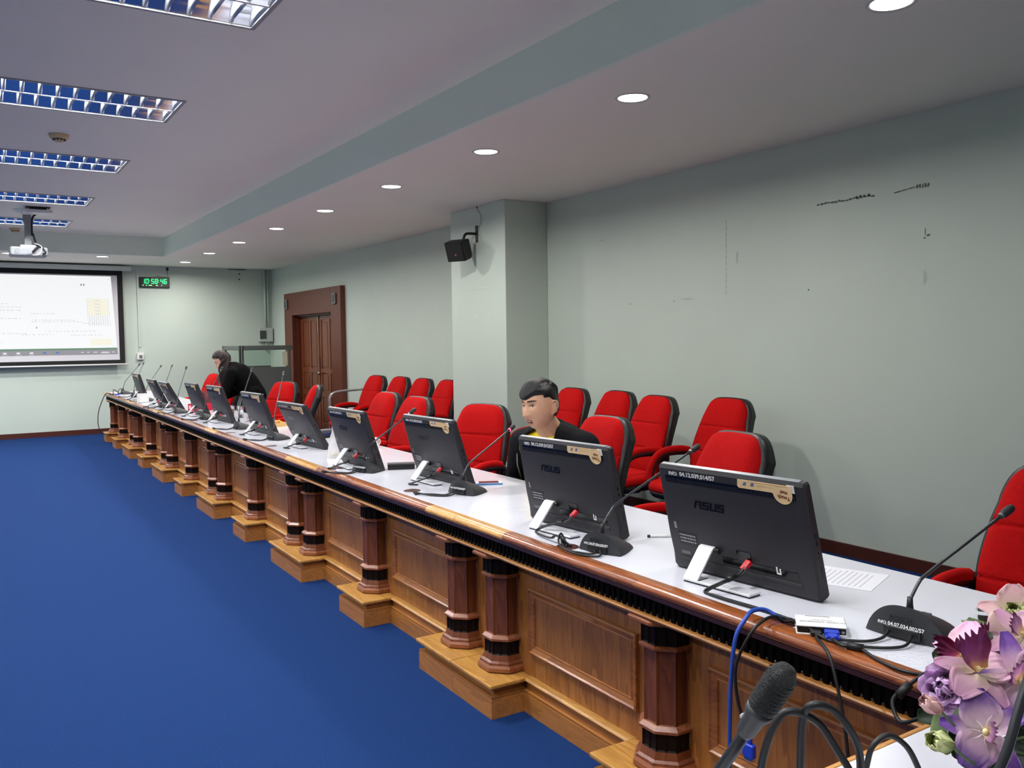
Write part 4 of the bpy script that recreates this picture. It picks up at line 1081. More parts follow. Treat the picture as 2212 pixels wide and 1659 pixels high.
b.tube(bez([(0.08,-0.10,PZ+0.09),(0.15,-0.18,PZ+0.03),(0.17,-0.19,PZ-0.02),(0.14,-0.17,PZ-0.03)],5), 0.008, 6); b.obj('cable', CABLE, pr)
b = B(); b.tube(bez([(0.06,-0.10,PZ+0.10),(0.13,-0.20,PZ+0.05),(0.10,-0.205,PZ-0.04),(0.03,-0.20,PZ-0.05)],5), 0.006, 6); b.obj('white_cable', WHITE_PL, pr)

# ================================================================= LOUDSPEAKER ON THE PILASTER
sp = thing('loudspeaker', 'small black loudspeaker angled down from a bracket on the pilaster', 'speaker', (4.55, 7.70, 2.585))
b = B(); b.box(-0.012, -0.001, -0.02, 0.02, -0.085, 0.085, 0.002); b.tube(bez([(-0.008,0,0.0),(-0.10,0.02,0.0),(-0.13,0.03,-0.02),(-0.15,0.035,-0.085)],5), 0.014, 8); b.obj('bracket', BLACK_PL, sp)
b = B()
fr = [(-0.11,-0.10),(0.11,-0.10),(0.11,0.10),(-0.11,0.10)]; bk = [(-0.055,-0.075),(0.055,-0.075),(0.055,0.075),(-0.055,0.075)]
RS = Matrix.Translation((-0.17, 0.06, -0.16)) @ Matrix.Rotation(math.radians(25), 4, 'Z') @ Matrix.Rotation(math.radians(-20), 4, 'Y')
b.X = RS
A = [b.v((-0.10, y, z)) for y, z in fr]; M_ = [b.v((0.02, y*1.0, z)) for y, z in fr]; C = [b.v((0.12, y, z)) for y, z in bk]
for P, Q in ((A,M_),(M_,C)):
    for i in range(4): b.face([P[i],P[(i+1)%4],Q[(i+1)%4],Q[i]])
b.face(A[::-1]); b.face(C)
bmesh.ops.bevel(b.bm, geom=list(b.bm.edges), offset=0.006, segments=2, affect='EDGES')
cb_ = b.obj('cabinet', mat('speaker_black',(26,26,27),0.55,bump=0.1,bscale=300), sp)
b = B(); b.X = RS; b.box(-0.105, -0.099, -0.10, 0.10, -0.09, 0.09); b.obj('grille', mat('grille_black',(18,18,19),0.7,bump=0.6,bscale=700), cb_)
b = B(); b.X = RS; b.lathe([(0.010,-0.002),(0.010,0)], 12, (-0.105,-0.01,-0.03), 'x'); b.obj('badge', mat('badge_copper',(190,130,90),0.4,metal=0.6), cb_)
b = B(); b.tube(bez([(-0.004,-0.005,0.27),(-0.012,-0.04,0.23),(-0.012,-0.10,0.18),(-0.012,-0.09,0.09),(-0.02,-0.02,0.03),(-0.03,0.0,-0.01)],6), 0.0025, 6); b.obj('wire', mat('wire_grey',(96,98,96),0.5), sp)
b = B(); b.lathe([(0.012,-0.001),(0.012,0.0)], 10, (-0.001,-0.005,0.27), 'x'); b.obj('cable_hole', mat('hole_dark',(30,32,30),0.9), sp)

# ================================================================= GLASS SIDED BOOTH
BX0, BX1, BY0, BY1, BT = 3.75, 4.54, 13.6, 14.57, 1.46
bo = thing('booth', 'aluminium framed booth with clear glass top and grey lower panels', 'booth', (BX0, BY0, 0))
ALU = mat('aluminium_frame',(98,104,100),0.4,metal=0.5); GLASS = mat('clear_glass',(235,245,240),0.03,trans=1.0,ior=1.15,spec=0.3); GREYP = mat('grey_board',(92,96,92),0.6,var=0.03)
wx, wy = BX1-BX0, BY1-BY0
for x, y in ((0,0),(0,wy)):
    b = B(); b.box(x-0.03, x-0.011, y-0.03, y+0.03, 0, BT); b.box(x+0.011, x+0.03, y-0.03, y+0.03, 0, BT); b.obj('post', mat('post_black',(26,30,28),0.4), bo)
    b = B(); b.box(x-0.012, x+0.012, y-0.028, y+0.028, 0, BT-0.002); b.obj('post_core', mat('post_silver',(130,140,134),0.4,metal=0.5), bo)
for q in ((0.03,wx+0.02,-0.03,0.03),(0.03,wx+0.02,wy-0.03,wy+0.03)):
    b = B(); b.box(q[0], q[1], q[2], q[3], BT-0.07, BT, 0.004); b.obj('top_rail', ALU, bo)
b = B(); b.box(-0.03, 0.03, 0.03, wy-0.03, BT-0.07, BT, 0.004); b.obj('top_rail', ALU, bo)
for q in ((0.03,wx-0.03,-0.004,0.004),(0.03,wx-0.03,wy-0.004,wy+0.004)):
    b = B(); b.box(*q, 1.12, BT-0.07); b.obj('glass_pane', GLASS, bo)
    b = B(); b.box(q[0], q[1], q[2]-0.006, q[3]+0.006, 0.03, 1.12); b.obj('lower_panel', GREYP, bo)
b = B(); b.box(-0.004, 0.004, 0.03, wy-0.03, 1.12, BT-0.07); b.obj('glass_pane', GLASS, bo)
b = B(); b.box(-0.01, 0.01, 0.03, wy-0.03, 0.03, 1.12); b.obj('lower_panel', GREYP, bo)
b = B(); b.box(wx-0.14, wx-0.06, -0.0065, -0.005, 1.14, 1.36); b.obj('paper_strip', mat('old_paper',(206,204,178),0.8,var=0.05), bo)
for y in (0,):
    b = B(); b.box(wx-0.03, wx-0.01, y-0.012, y+0.012, 0, BT-0.07); b.obj('slim_post', ALU, bo)
# metal push cart
ct = thing('push_cart', 'grey metal push cart with a bent tube handle beside the wall chairs', 'cart', (4.47, 11.02, 0))
TUBE = mat('cart_tube',(170,172,172),0.3,metal=0.5)
b = B(); b.tube(bez([(-0.28,0,0.20),(-0.28,0,0.60),(-0.275,0,0.76),(-0.22,0,0.82),(-0.10,0,0.84),(0.10,0,0.85),(0.28,0,0.855),(0.34,0,0.83),(0.36,0,0.74),(0.36,0,0.20)],6), 0.017, 10); b.obj('handle', TUBE, ct)
b = B(); b.box(-0.32, 0.40, -0.02, 0.80, 0.155, 0.20, 0.01); b.obj('platform', mat('cart_deck',(60,62,66),0.5), ct)
for x, y in ((-0.25,0.06),(0.33,0.06),(-0.25,0.72),(0.33,0.72)):
    b = B(); b.lathe([(0.02,-0.018),(0.06,-0.018),(0.065,0),(0.06,0.018),(0.02,0.018)], 16, (x,y,0.065), 'y'); b.box(x-0.015, x+0.015, y-0.025, y+0.025, 0.12, 0.156); b.obj('caster', BLACK_PL, ct)
# ================================================================= THINGS ON THE TABLE
TZ = 0.7557
def at(name, lab, cat, x, y, deg=0, z=TZ, group=None): return thing(name, lab, cat, (x, y, z), math.radians(deg), group)
o = at('case_box', 'slim matt black box lying on the white table', 'box', 2.170, 4.585, -24)
b = B(); b.box(-0.078, 0.078, -0.035, 0.035, 0, 0.021, 0.002); b.obj('tray', BLACK_PL, o)
b = B(); b.box(-0.079, 0.079, -0.036, 0.036, 0.0215, 0.034, 0.002); b.obj('lid', mat('lid_black',(34,32,33),0.5), o)
o = at('smartphone', 'white smartphone in a blue bumper lying on the table edge', 'phone', 2.300, 3.815, -27)
b = B(); b.box(-0.070, 0.070, -0.035, 0.035, 0, 0.009, 0.004, 2); b.obj('bumper', mat('phone_blue',(70,130,190),0.35), o)
b = B(); b.box(-0.067, 0.067, -0.032, 0.032, 0.0088, 0.0098); b.obj('face', WHITE_PL, o)
b = B(); b.box(-0.052, 0.052, -0.029, 0.029, 0.0098, 0.0101); b.obj('screen', GLOSS_BLK, o)
# clear bag
o = at('plastic_bag', 'clear crumpled plastic bag standing behind a computer', 'bag', 2.045, 5.29, 10)
BAG = mat('clear_film', (240,240,240), 0.15, trans=0.4, alpha=0.6, bump=0.6, bscale=40)
b = B()
def bag(u, v):
    a = 2*PI*u; r = 0.055*(1-0.55*v)+0.006*noise.noise(Vector((math.cos(a)*2, math.sin(a)*2, v*5)))
    return (r*1.15*math.cos(a)+0.02*v, r*0.8*math.sin(a)+0.01*v, 0.001+0.238*v)
b.grid(bag, 28, 16, closeu=True); b.obj('film', BAG, o)
for k in range(9):
    b = B(); c = (rnd.uniform(-0.028,0.028), rnd.uniform(-0.02,0.02), 0.012+0.012*rnd.random()); b.ball(c, (0.012,0.010,0.008), 8, 6); b.obj('morsel', mat('morsel_cream',(222,208,170),0.7), o)
o = at('desk_gadget', 'small black desk gadget with a blue band near the bag', 'gadget', 2.42, 6.48, 15)
b = B(); b.box(-0.07, 0.07, -0.05, 0.05, 0, 0.022, 0.003); b.obj('foot', BLACK_PL, o)
b = B(); b.box(-0.06, 0.06, -0.045, 0.045, 0.022, 0.036, 0.002); b.obj('band', mat('navy_band',(30,40,110),0.4), o)
b = B(); b.box(-0.066, 0.066, -0.048, 0.048, 0.036, 0.062, 0.006, 2); b.obj('cover', mat('gadget_grey',(72,74,80),0.4), o)
o = at('snack_box', 'open cardboard snack box filled with fried snacks', 'food box', 2.40, 7.62, 20)
CARD = mat('cardboard', (214,176,112), 0.8)
b = B(); b.box(-0.075, 0.075, -0.05, 0.05, 0, 0.003); b.box(-0.075, 0.075, -0.05, -0.047, 0.003, 0.034); b.box(-0.075, 0.075, 0.047, 0.05, 0.003, 0.034); b.box(-0.075, -0.072, -0.047, 0.047, 0.003, 0.034); b.box(0.072, 0.075, -0.047, 0.047, 0.003, 0.034); b.obj('carton', CARD, o)
SN = mat('fried_snack', (214,150,60), 0.6, var=0.2, vscale=60)
for k in range(16):
    b = B(); x, y = rnd.uniform(-0.05,0.05), rnd.uniform(-0.03,0.03); a = rnd.uniform(0,PI); z = 0.018+0.022*rnd.random()
    b.tube(bez([(x-0.022*math.cos(a),y-0.022*math.sin(a),z),(x,y,z+0.010),(x+0.022*math.cos(a),y+0.022*math.sin(a),z-0.003)],4), 0.006, 6); b.obj('snack', SN, o)
# cups and water
CLEAR = mat('clear_cup', (240,244,244), 0.05, trans=0.9, alpha=0.5, ior=1.2)
def cup(x, y, lab, liquid):
    o = at('plastic_cup', lab, 'cup', x, y)
    b = B(); b.lathe([(0.024,0.001),(0.026,0.004),(0.034,0.115),(0.036,0.118)], 24, cap=False); b.lathe([(0.0005,0.001),(0.024,0.001)], 24); b.obj('cup_wall', CLEAR, o)
    b = B(); b.lathe([(0.0005,0.003),(0.0238,0.003),(0.030,0.080),(0.0005,0.080)], 20); b.obj('drink', liquid, o)
cup(2.33, 8.86, 'clear plastic cup of brown tea behind the computer beside the woman', mat('tea_brown',(140,84,40),0.1,trans=0.4))
cup(2.39, 8.74, 'clear plastic cup of water next to the cup of tea', mat('water',(235,240,242),0.02,trans=0.9,ior=1.2))
def bottle(x, y, lab):
    o = at('water_bottle', lab, 'bottle', x, y, 0, TZ, 'small water bottles by the cups')
    b = B(); b.lathe([(0.0005,0.001),(0.028,0.002),(0.031,0.01),(0.031,0.11),(0.026,0.135),(0.012,0.155),(0.012,0.165)], 20); b.obj('bottle_body', CLEAR, o)
    b = B(); b.lathe([(0.013,0.163),(0.014,0.165),(0.014,0.178),(0.0005,0.179)], 16); b.obj('cap', WHITE_PL, o)
    b = B(); b.lathe([(0.0315,0.045),(0.0317,0.046),(0.0317,0.095),(0.0315,0.096)], 20, cap=False); b.obj('paper_label', mat('bottle_label',(206,210,216),0.5), o)
for dx, dy in ((0,0),(0.07,0.01),(0.01,-0.075),(0.08,-0.07)): bottle(2.36+dx, 8.30+dy, 'small clear water bottle beside the cups on the white table')
for k, (dx, dy) in enumerate(((0,0),(0.05,0.06))): bottle(2.40+dx, 9.72+dy, 'small clear water bottle between the red tray and the woman')
# red tray with goods
o = at('tray', 'red plastic tray with a white mark on the table', 'tray', 2.30, 10.05, 8)
RT = mat('tray_red',(200,26,56),0.35)
b = B(); b.box(-0.11, 0.11, -0.075, 0.075, 0, 0.004); b.box(-0.11, 0.11, -0.075, -0.071, 0.004, 0.075); b.box(-0.11, 0.11, 0.071, 0.075, 0.004, 0.075); b.box(-0.11, -0.106, -0.071, 0.071, 0.004, 0.075); b.box(0.106, 0.11, -0.071, 0.071, 0.004, 0.075); b.obj('body', RT, o)
b = B(); b.box(-0.1108, -0.1102, -0.02, 0.045, 0.02, 0.06); b.obj('mark', mat('mark_pale',(236,190,200),0.5), o)
o = at('folder', 'dark red folder standing open behind the red tray', 'folder', 2.42, 10.50, 20)
for s in (-1, 1):
    b = B(); b.X = Matrix.Rotation(s*0.35, 4, 'Y'); b.box(-0.003+0.002*s, 0.003+0.002*s, -0.15, 0.15, 0.002, 0.20); b.obj('cover', mat('maroon',(110,22,30),0.5), o)
o = at('bottle', 'small bottle with yellow top and purple label beside the folder', 'bottle', 2.47, 9.98, 0)
b = B(); b.lathe([(0.0005,0.0),(0.022,0.0),(0.022,0.09),(0.012,0.11),(0.012,0.12)], 16); b.obj('body', mat('label_purple',(120,50,120),0.4), o)
b = B(); b.lathe([(0.013,0.118),(0.014,0.12),(0.014,0.138),(0.0005,0.139)], 14); b.obj('cap', mat('cap_yellow',(226,190,40),0.4), o)
o = at('tissue_pack', 'white paper pack beside the computer at the screen end', 'paper pack', 2.03, 11.98, 12)
b = B(); b.box(-0.06, 0.06, -0.055, 0.055, 0, 0.10, 0.012, 2); b.obj('pack', WHITE_PL, o)
b = B(); b.box(-0.055, 0.055, -0.05, 0.05, 0.1, 0.112, 0.004); b.obj('top_sheet', mat('tissue',(240,240,240),0.9), o)
# coiled white cord
o = at('coiled_cord', 'white cord tied in loops at the back edge of the table', 'cord', 2.475, 5.66, 0)
b = B()
for k in range(4):
    a0 = k*0.5; pts = [(0.045*math.cos(t)*math.cos(a0)*1.0, 0.045*math.cos(t)*math.sin(a0), 0.034+0.030*math.sin(t)) for t in [2*PI*i/20 for i in range(21)]]; b.tube(pts, 0.0045, 7)
b.tube([(0.0,-0.05,0.008),(0.02,0.0,0.012),(0.0,0.05,0.008)], 0.008, 8); b.obj('loops', WHITE_PL, o)
# paper with faint print
o = at('paper_sheet', 'white printed sheet lying beside the computer marked 014/57', 'paper', 2.262, 1.69, 20)
b = B(); b.box(-0.105, 0.105, -0.135, 0.135, 0.0002, 0.0009); b.obj('sheet', mat('paper_white',(218,218,223),0.7), o)
b = B()
for k in range(14):
    x = -0.08; y = 0.11-0.016*k
    while x < 0.07:
        w_q = rnd.uniform(0.006,0.02); b.box(x, x+w_q, y, y+0.0035, 0.0009, 0.0011); x += w_q+0.004
b.obj('print', mat('print_faint',(170,170,178),0.8), o)
o = at('pen', 'black and white pen by the computer marked 014/57', 'pen', 2.205, 2.385, -35)
b = B(); b.tube([(-0.06,0,0.005),(0.04,0,0.005)], 0.0045, 8); b.obj('barrel', WHITE_PL, o)
for a_, c_ in ((-0.068,-0.058),(0.04,0.06)):
    b = B(); b.tube([(a_,0,0.005),(c_,0,0.005)], 0.0053, 8); b.obj('cap', BLACK_PL, o)
o = at('paper_packet', 'folded tan paper packet peeping out behind the computer marked 014/57', 'packet', 2.175, 2.225, 30)
b = B(); b.box(-0.035, 0.035, -0.05, 0.05, 0, 0.012, 0.003); b.obj('packet', mat('kraft',(214,184,142),0.8), o)
b = B(); b.box(-0.035, 0.0, -0.05, 0.05, 0.012, 0.015, 0.001); b.obj('flap', mat('kraft',(214,184,142),0.8), o)
# video converter
o = at('video_converter', 'white video converter box with a blue plug and black cables', 'converter', 1.812, 1.395, -48)
b = B(); b.box(-0.06, 0.06, -0.042, 0.042, 0.0, 0.005, 0.002); b.box(-0.06, 0.06, -0.042, 0.042, 0.020, 0.025, 0.002); b.obj('shell', WHITE_PL, o)
b = B(); b.box(-0.057, 0.057, -0.040, 0.040, 0.005, 0.020); b.obj('core', BLACK_PL, o)
q = link('lettering', text_mesh('HD VIDEO CONVERTER', 0.0105, mat('ink_dark',(60,60,64),0.6)), o, (0.005, -0.010, 0.0254), (0,0,PI))
q = link('lettering', text_mesh('VGA TO HDMI', 0.0075, mat('ink_dark',(60,60,64),0.6)), o, (0.005, 0.004, 0.0254), (0,0,PI))
b = B(); b.box(-0.035, 0.025, 0.033, 0.035, 0.025, 0.0256); b.obj('stripe', mat('ink_dark',(60,60,64),0.6), o)
b = B(); b.box(0.005, 0.040, -0.062, -0.040, 0.003, 0.019, 0.002); b.box(0.010, 0.035, -0.085, -0.060, 0.005, 0.017, 0.004, 2); b.tube([(0.0225,-0.083,0.011),(0.0225,-0.096,0.011)], 0.006, 8); b.obj('blue_plug', BLUE_PL, o)
b = B()
for x in (0.008, 0.037): b.tube([(x,-0.088,0.011),(x,-0.058,0.011)], 0.003, 6)
b.obj('plug_screws', BLUE_PL, o)
b = B(); b.lathe([(0.004,-0.001),(0.004,0.001)], 10, (0.050,-0.0405,0.013), 'y'); b.obj('audio_jack', CHROME, o)
b = B(); b.box(-0.028, 0.0, -0.062, -0.040, 0.004, 0.016, 0.003); b.obj('hdmi_plug', BLACK_PL, o)
def conv(p):
    v = Matrix.Translation((1.812,1.395,TZ)) @ Matrix.Rotation(math.radians(-48),4,'Z') @ Vector(p); return v
# cables around it
def cable(name, lab, pts, r, m, n=7, extra=None):
    b = B(); b.tube(bez(pts, n), r, 8)
    if extra: extra(b)
    return tag(b.obj(name, m), lab, 'cable')
p0 = conv((0.0225,-0.096,0.011))
def ferr(a, c, r): return lambda b: b.tube([a, c], r, 10)
cable('monitor_cable', 'black cable with ferrite bead running from the blue plug along the table edge', [p0, (1.742,1.275,0.766), (1.764,1.255,0.766), (1.738,1.180,0.761), (1.728,1.103,0.761), (1.775,1.045,0.761), (1.86,1.00,0.761), (1.93,0.98,0.761)], 0.0042, CABLE, extra=ferr((1.752,1.272,0.766),(1.764,1.238,0.766),0.0095))
p1 = conv((-0.014,-0.062,0.010))
cable('hanging_cable', 'black cable dropping from the converter over the table edge', [p1, (1.735,1.345,0.764), (1.700,1.300,0.768), (1.672,1.255,0.745), (1.655,1.21,0.63), (1.652,1.19,0.50), (1.655,1.175,0.33), (1.66,1.17,0.20)], 0.004, CABLE)
cable('blue_cable', 'blue cable hanging from the grommet over the table edge', [(1.792,1.500,0.757), (1.775,1.535,0.778), (1.735,1.545,0.782), (1.700,1.540,0.768), (1.668,1.545,0.72), (1.662,1.555,0.60), (1.668,1.565,0.45), (1.672,1.57,0.33)], 0.0058, BLUE_CABLE)
o = thing('blue_connector', 'blue plug at the lower end of the blue hanging cable', 'connector', (1.672,1.57,0.30)); b = B(); b.lathe([(0.007,0.03),(0.011,0.02),(0.012,-0.03),(0.010,-0.032)], 12); b.obj('sleeve', BLUE_PL, o); b = B(); b.box(-0.009, 0.009, -0.006, 0.006, -0.055, -0.032); b.obj('tip', CHROME, o)
def vgaplug(b):
    b.box(1.655, 1.672, 1.478, 1.512, 0.43, 0.465, 0.003); b.box(1.659, 1.668, 1.487, 1.503, 0.464, 0.485, 0.002)
cable('monitor_cable', 'black cable hanging over the table edge towards the blue monitor plug', [(1.785,1.488,0.757), (1.76,1.495,0.775), (1.715,1.495,0.772), (1.675,1.50,0.745), (1.655,1.53,0.66), (1.655,1.525,0.57), (1.664,1.497,0.485)], 0.0042, CABLE)
o = thing('monitor_plug', 'blue monitor plug dangling in front of the wooden panel', 'connector', (1.664,1.495,0.447)); b = B(); b.box(-0.008, 0.008, -0.018, 0.018, -0.018, 0.018, 0.003); b.obj('hood', BLUE_PL, o); b = B(); b.box(-0.0045, 0.0045, -0.014, 0.014, -0.026, -0.018); b.obj('shell', CHROME, o); b = B(); b.box(-0.005, 0.005, -0.008, 0.008, 0.018, 0.036, 0.002); b.obj('strain_relief', BLUE_PL, o)
cable('looped_cable', 'black cable looping off the table end near the flowers', [(1.93,0.985,0.762), (1.83,1.045,0.764), (1.76,1.07,0.764), (1.72,1.062,0.770), (1.655,1.058,0.760), (1.632,1.075,0.73), (1.615,1.045,0.700), (1.60,0.985,0.735), (1.57,0.93,0.757), (1.50,0.85,0.757)], 0.0042, CABLE, extra=ferr((1.665,1.058,0.764),(1.638,1.066,0.742),0.0095))
o = at('tablet', 'black tablet propped on a folding stand beside the flowers', 'tablet', 2.235, 1.135, -58)
RT_ = Matrix.Translation((0,0,0.030)) @ Matrix.Rotation(math.radians(-16),4,'X')
b = B(); b.X = RT_; b.box(-0.085, 0.085, -0.055, 0.055, 0, 0.008, 0.003, 2); b.obj('slab', GLOSS_BLK, o)
b = B(); b.X = RT_; b.box(-0.086, 0.086, -0.0565, -0.0535, -0.001, 0.009); b.obj('edge', mat('edge_silver',(120,122,126),0.3,metal=0.7), o)
b = B(); b.X = Matrix.Translation((0,-0.02,0)) @ Matrix.Rotation(math.radians(25),4,'X'); b.box(-0.06, 0.06, -0.003, 0.0, 0.002, 0.038); b.obj('stand', BLACK_PL, o)
b = B(); b.box(-0.08, 0.08, -0.05, 0.055, 0.0, 0.004); b.obj('cover', BLACK_VINYL, o)
# cable clutter on the screen end of the table
for k, (x, y) in enumerate(((2.02,14.02),(2.12,14.30))):
    o = at('monitor_plug', 'blue monitor plug lying on the table at the screen end', 'connector', x, y, 35*k, TZ, 'blue plugs at the screen end'); b = B(); b.box(-0.03, 0.03, -0.018, 0.018, 0.001, 0.017, 0.003); b.obj('hood', BLUE_PL, o); b = B(); b.box(0.03, 0.04, -0.014, 0.014, 0.004, 0.013); b.obj('shell', CHROME, o)
cable('looped_cable', 'black cable looping on the table at the screen end and dropping to the floor', [(2.09,14.30,0.765),(2.05,14.26,0.80),(2.00,14.20,0.83),(1.98,14.12,0.79),(1.97,14.05,0.762),(1.95,14.2,0.775),(1.945,14.35,0.772),(1.925,14.42,0.765),(1.89,14.46,0.70),(1.82,14.48,0.50),(1.80,14.44,0.30),(1.84,14.40,0.16),(1.90,14.38,0.148)], 0.006, CABLE)
cable('looped_cable', 'black cable bundle standing in a loop beside the blue plugs', [(2.05,14.12,0.76),(2.06,14.14,0.82),(2.10,14.18,0.84),(2.14,14.18,0.80),(2.15,14.16,0.76)], 0.005, CABLE)

# ================================================================= FOREGROUND MICROPHONES ON THE HEAD TABLE
HZ = 0.7505
def long_mic(lab, bx, by, r, path, head=True, hs=1.0):
    t = thing('gooseneck_microphone', lab, 'microphone', (bx, by, HZ), r, 'gooseneck microphones on the head table')
    inv = (Matrix.Translation((bx,by,HZ)) @ Matrix.Rotation(r,4,'Z')).inverted()
    bo_ = link('base', MB_, t); link('cable_recess', MREC, bo_); link('talk_button', MBTN, bo_); link('stem_boot', MBOOT, t)
    P = [inv @ Vector(p) for p in path]
    P = [Vector((-0.012,0,0.09))]+P
    b = B(); b.tube(bez(P, 6), 0.0048, 10); b.obj('gooseneck', mat('gooseneck_grey', (62,64,68), 0.35, metal=0.5), t)
    e = (P[-1]-P[-2]).normalized(); q = Vector((0,0,1)).rotation_difference(e)
    X = Matrix.Translation(P[-1]) @ q.to_matrix().to_4x4() @ Matrix.Scale(hs,4)
    b = B(); b.X = X; b.lathe([(0.005,-0.006),(0.0085,0.0),(0.0095,0.016),(0.0125,0.024),(0.0128,0.030)], 20); b.obj('head_collar', mat('mic_grey',(66,67,70),0.45), t)
    b = B(); b.X = X; b.lathe([(0.0125,0.029),(0.0132,0.032),(0.0132,0.060),(0.0118,0.070),(0.008,0.0765),(0.003,0.079),(0.0003,0.0793)], 24)
    hd_ = b.obj('microphone_head', mat('mic_mesh',(36,37,38),0.45,bump=0.9,bscale=1400), t)
    b = B(); b.X = X
    for k in range(9):
        z = 0.034+0.004*k; b.lathe([(0.0133,z),(0.0137,z+0.001),(0.0133,z+0.002)], 24, cap=False)
    b.obj('mesh_rings', mat('mic_mesh',(36,37,38),0.45,bump=0.9,bscale=1400), hd_)
    b = B(); b.X = X
    for a in (0.4, 1.2): b.ball((0.0095*math.cos(a+2.6), 0.0095*math.sin(a+2.6), 0.012), (0.002,0.002,0.003), 8, 6)
    b.obj('indicator', mat('lens_pale',(190,192,194),0.3), t)
    return t
long_mic('tall gooseneck microphone with mesh head on the head table, leaning away from the flowers', 0.50, 0.66, -PI/2+0.0, [(0.493,0.62,0.93),(0.489,0.54,1.06),(0.492,0.469,1.165),(0.498,0.451,1.198)], hs=0.86)
long_mic('tall gooseneck microphone on the head table in front of the flowers', 0.86, 0.62, -PI/2+0.1, [(0.852,0.56,0.90),(0.855,0.48,1.0),(0.864,0.449,1.07),(0.887,0.443,1.13),(0.92,0.44,1.19)])
cable('looped_cable', 'thick black cable rising in a loop above the head table', [(0.86,0.80,0.757),(0.868,0.775,0.85),(0.860,0.748,0.96),(0.868,0.732,1.01),(0.885,0.722,1.02),(0.92,0.711,1.0),(0.945,0.70,0.96),(0.965,0.69,0.92),(0.98,0.68,0.85),(0.99,0.67,0.757)], 0.0052, CABLE)
cable('looped_cable', 'thick black cable in a second loop crossing the first above the head table', [(0.93,0.75,0.757),(0.915,0.735,0.90),(0.903,0.722,1.0),(0.900,0.705,1.03),(0.929,0.695,1.02),(0.958,0.688,0.985),(0.978,0.69,0.945),(0.99,0.70,0.88),(1.0,0.71,0.757)], 0.0052, CABLE)
cable('looped_cable', 'black cable arching low over the head table next to the cream bud', [(1.20,0.85,0.756),(1.213,0.845,0.80),(1.218,0.837,0.838),(1.247,0.829,0.852),(1.275,0.815,0.832),(1.30,0.809,0.79),(1.31,0.805,0.756)], 0.0048, CABLE)
# ================================================================= PEOPLE
SKIN = mat('skin', (206,158,128), 0.5, var=0.05, vscale=30, sss=0.15)
SKIN2 = mat('skin_fair', (222,172,150), 0.5, var=0.04, vscale=30, sss=0.15)
LIP = mat('lip', (178,116,96), 0.5); EYEW = mat('eye_white', (232,228,222), 0.25); IRIS = mat('iris', (34,22,16), 0.15); BROW = mat('brow', (44,33,28), 0.9)
HAIR_K = mat('black_hair', (12,11,11), 0.42, var=0.3, vscale=18, bump=0.5, bscale=160, stretch=(1,6,1))
HAIR_B = mat('brown_hair', (36,22,19), 0.4, var=0.35, vscale=30, bump=0.5, bscale=120, stretch=(5,5,0.4))
def remesh(b, voxel, smooth=4):
    me = bpy.data.meshes.new('tmp'); bmesh.ops.recalc_face_normals(b.bm, faces=b.bm.faces); b.bm.to_mesh(me); b.bm.free()
    o = bpy.data.objects.new('tmp', me); COL.objects.link(o)
    r = o.modifiers.new('r', 'REMESH'); r.mode = 'VOXEL'; r.voxel_size = voxel; r.use_smooth_shade = True
    if smooth: s = o.modifiers.new('s', 'SMOOTH'); s.iterations = smooth; s.factor = 0.5
    dg = bpy.context.evaluated_depsgraph_get(); dg.update()
    out = bpy.data.meshes.new_from_object(o.evaluated_get(dg))
    bpy.data.objects.remove(o); bpy.data.meshes.remove(me)
    for p in out.polygons: p.use_smooth = True
    return out
def limb(b, pts, rad, n=14, grow=0.0):
    """tapered limb with round joints"""
    pts = [Vector(p) for p in pts]; rad = [r+grow for r in rad]
    for i in range(len(pts)-1):
        N = 6
        P = [pts[i].lerp(pts[i+1], k/N) for k in range(N+1)]
        Rr = [rad[i]+(rad[i+1]-rad[i])*k/N for k in range(N+1)]
        b.tube(P, Rr, n)
    for p, r in zip(pts, rad): b.ball(p, r*0.995, n, 10)
def ell(b, c, ax, M3=None):
    """ellipsoid with axes lengths ax in the frame M3"""
    X = b.X; b.X = X @ Matrix.Translation(c) @ (M3.to_4x4() if M3 else Matrix.Identity(4)); b.ball((0,0,0), ax, 20, 14); b.X = X
def g2(y, z, y0, z0, sy, sz): return math.exp(-((y-y0)/sy)**2-((z-z0)/sz)**2)
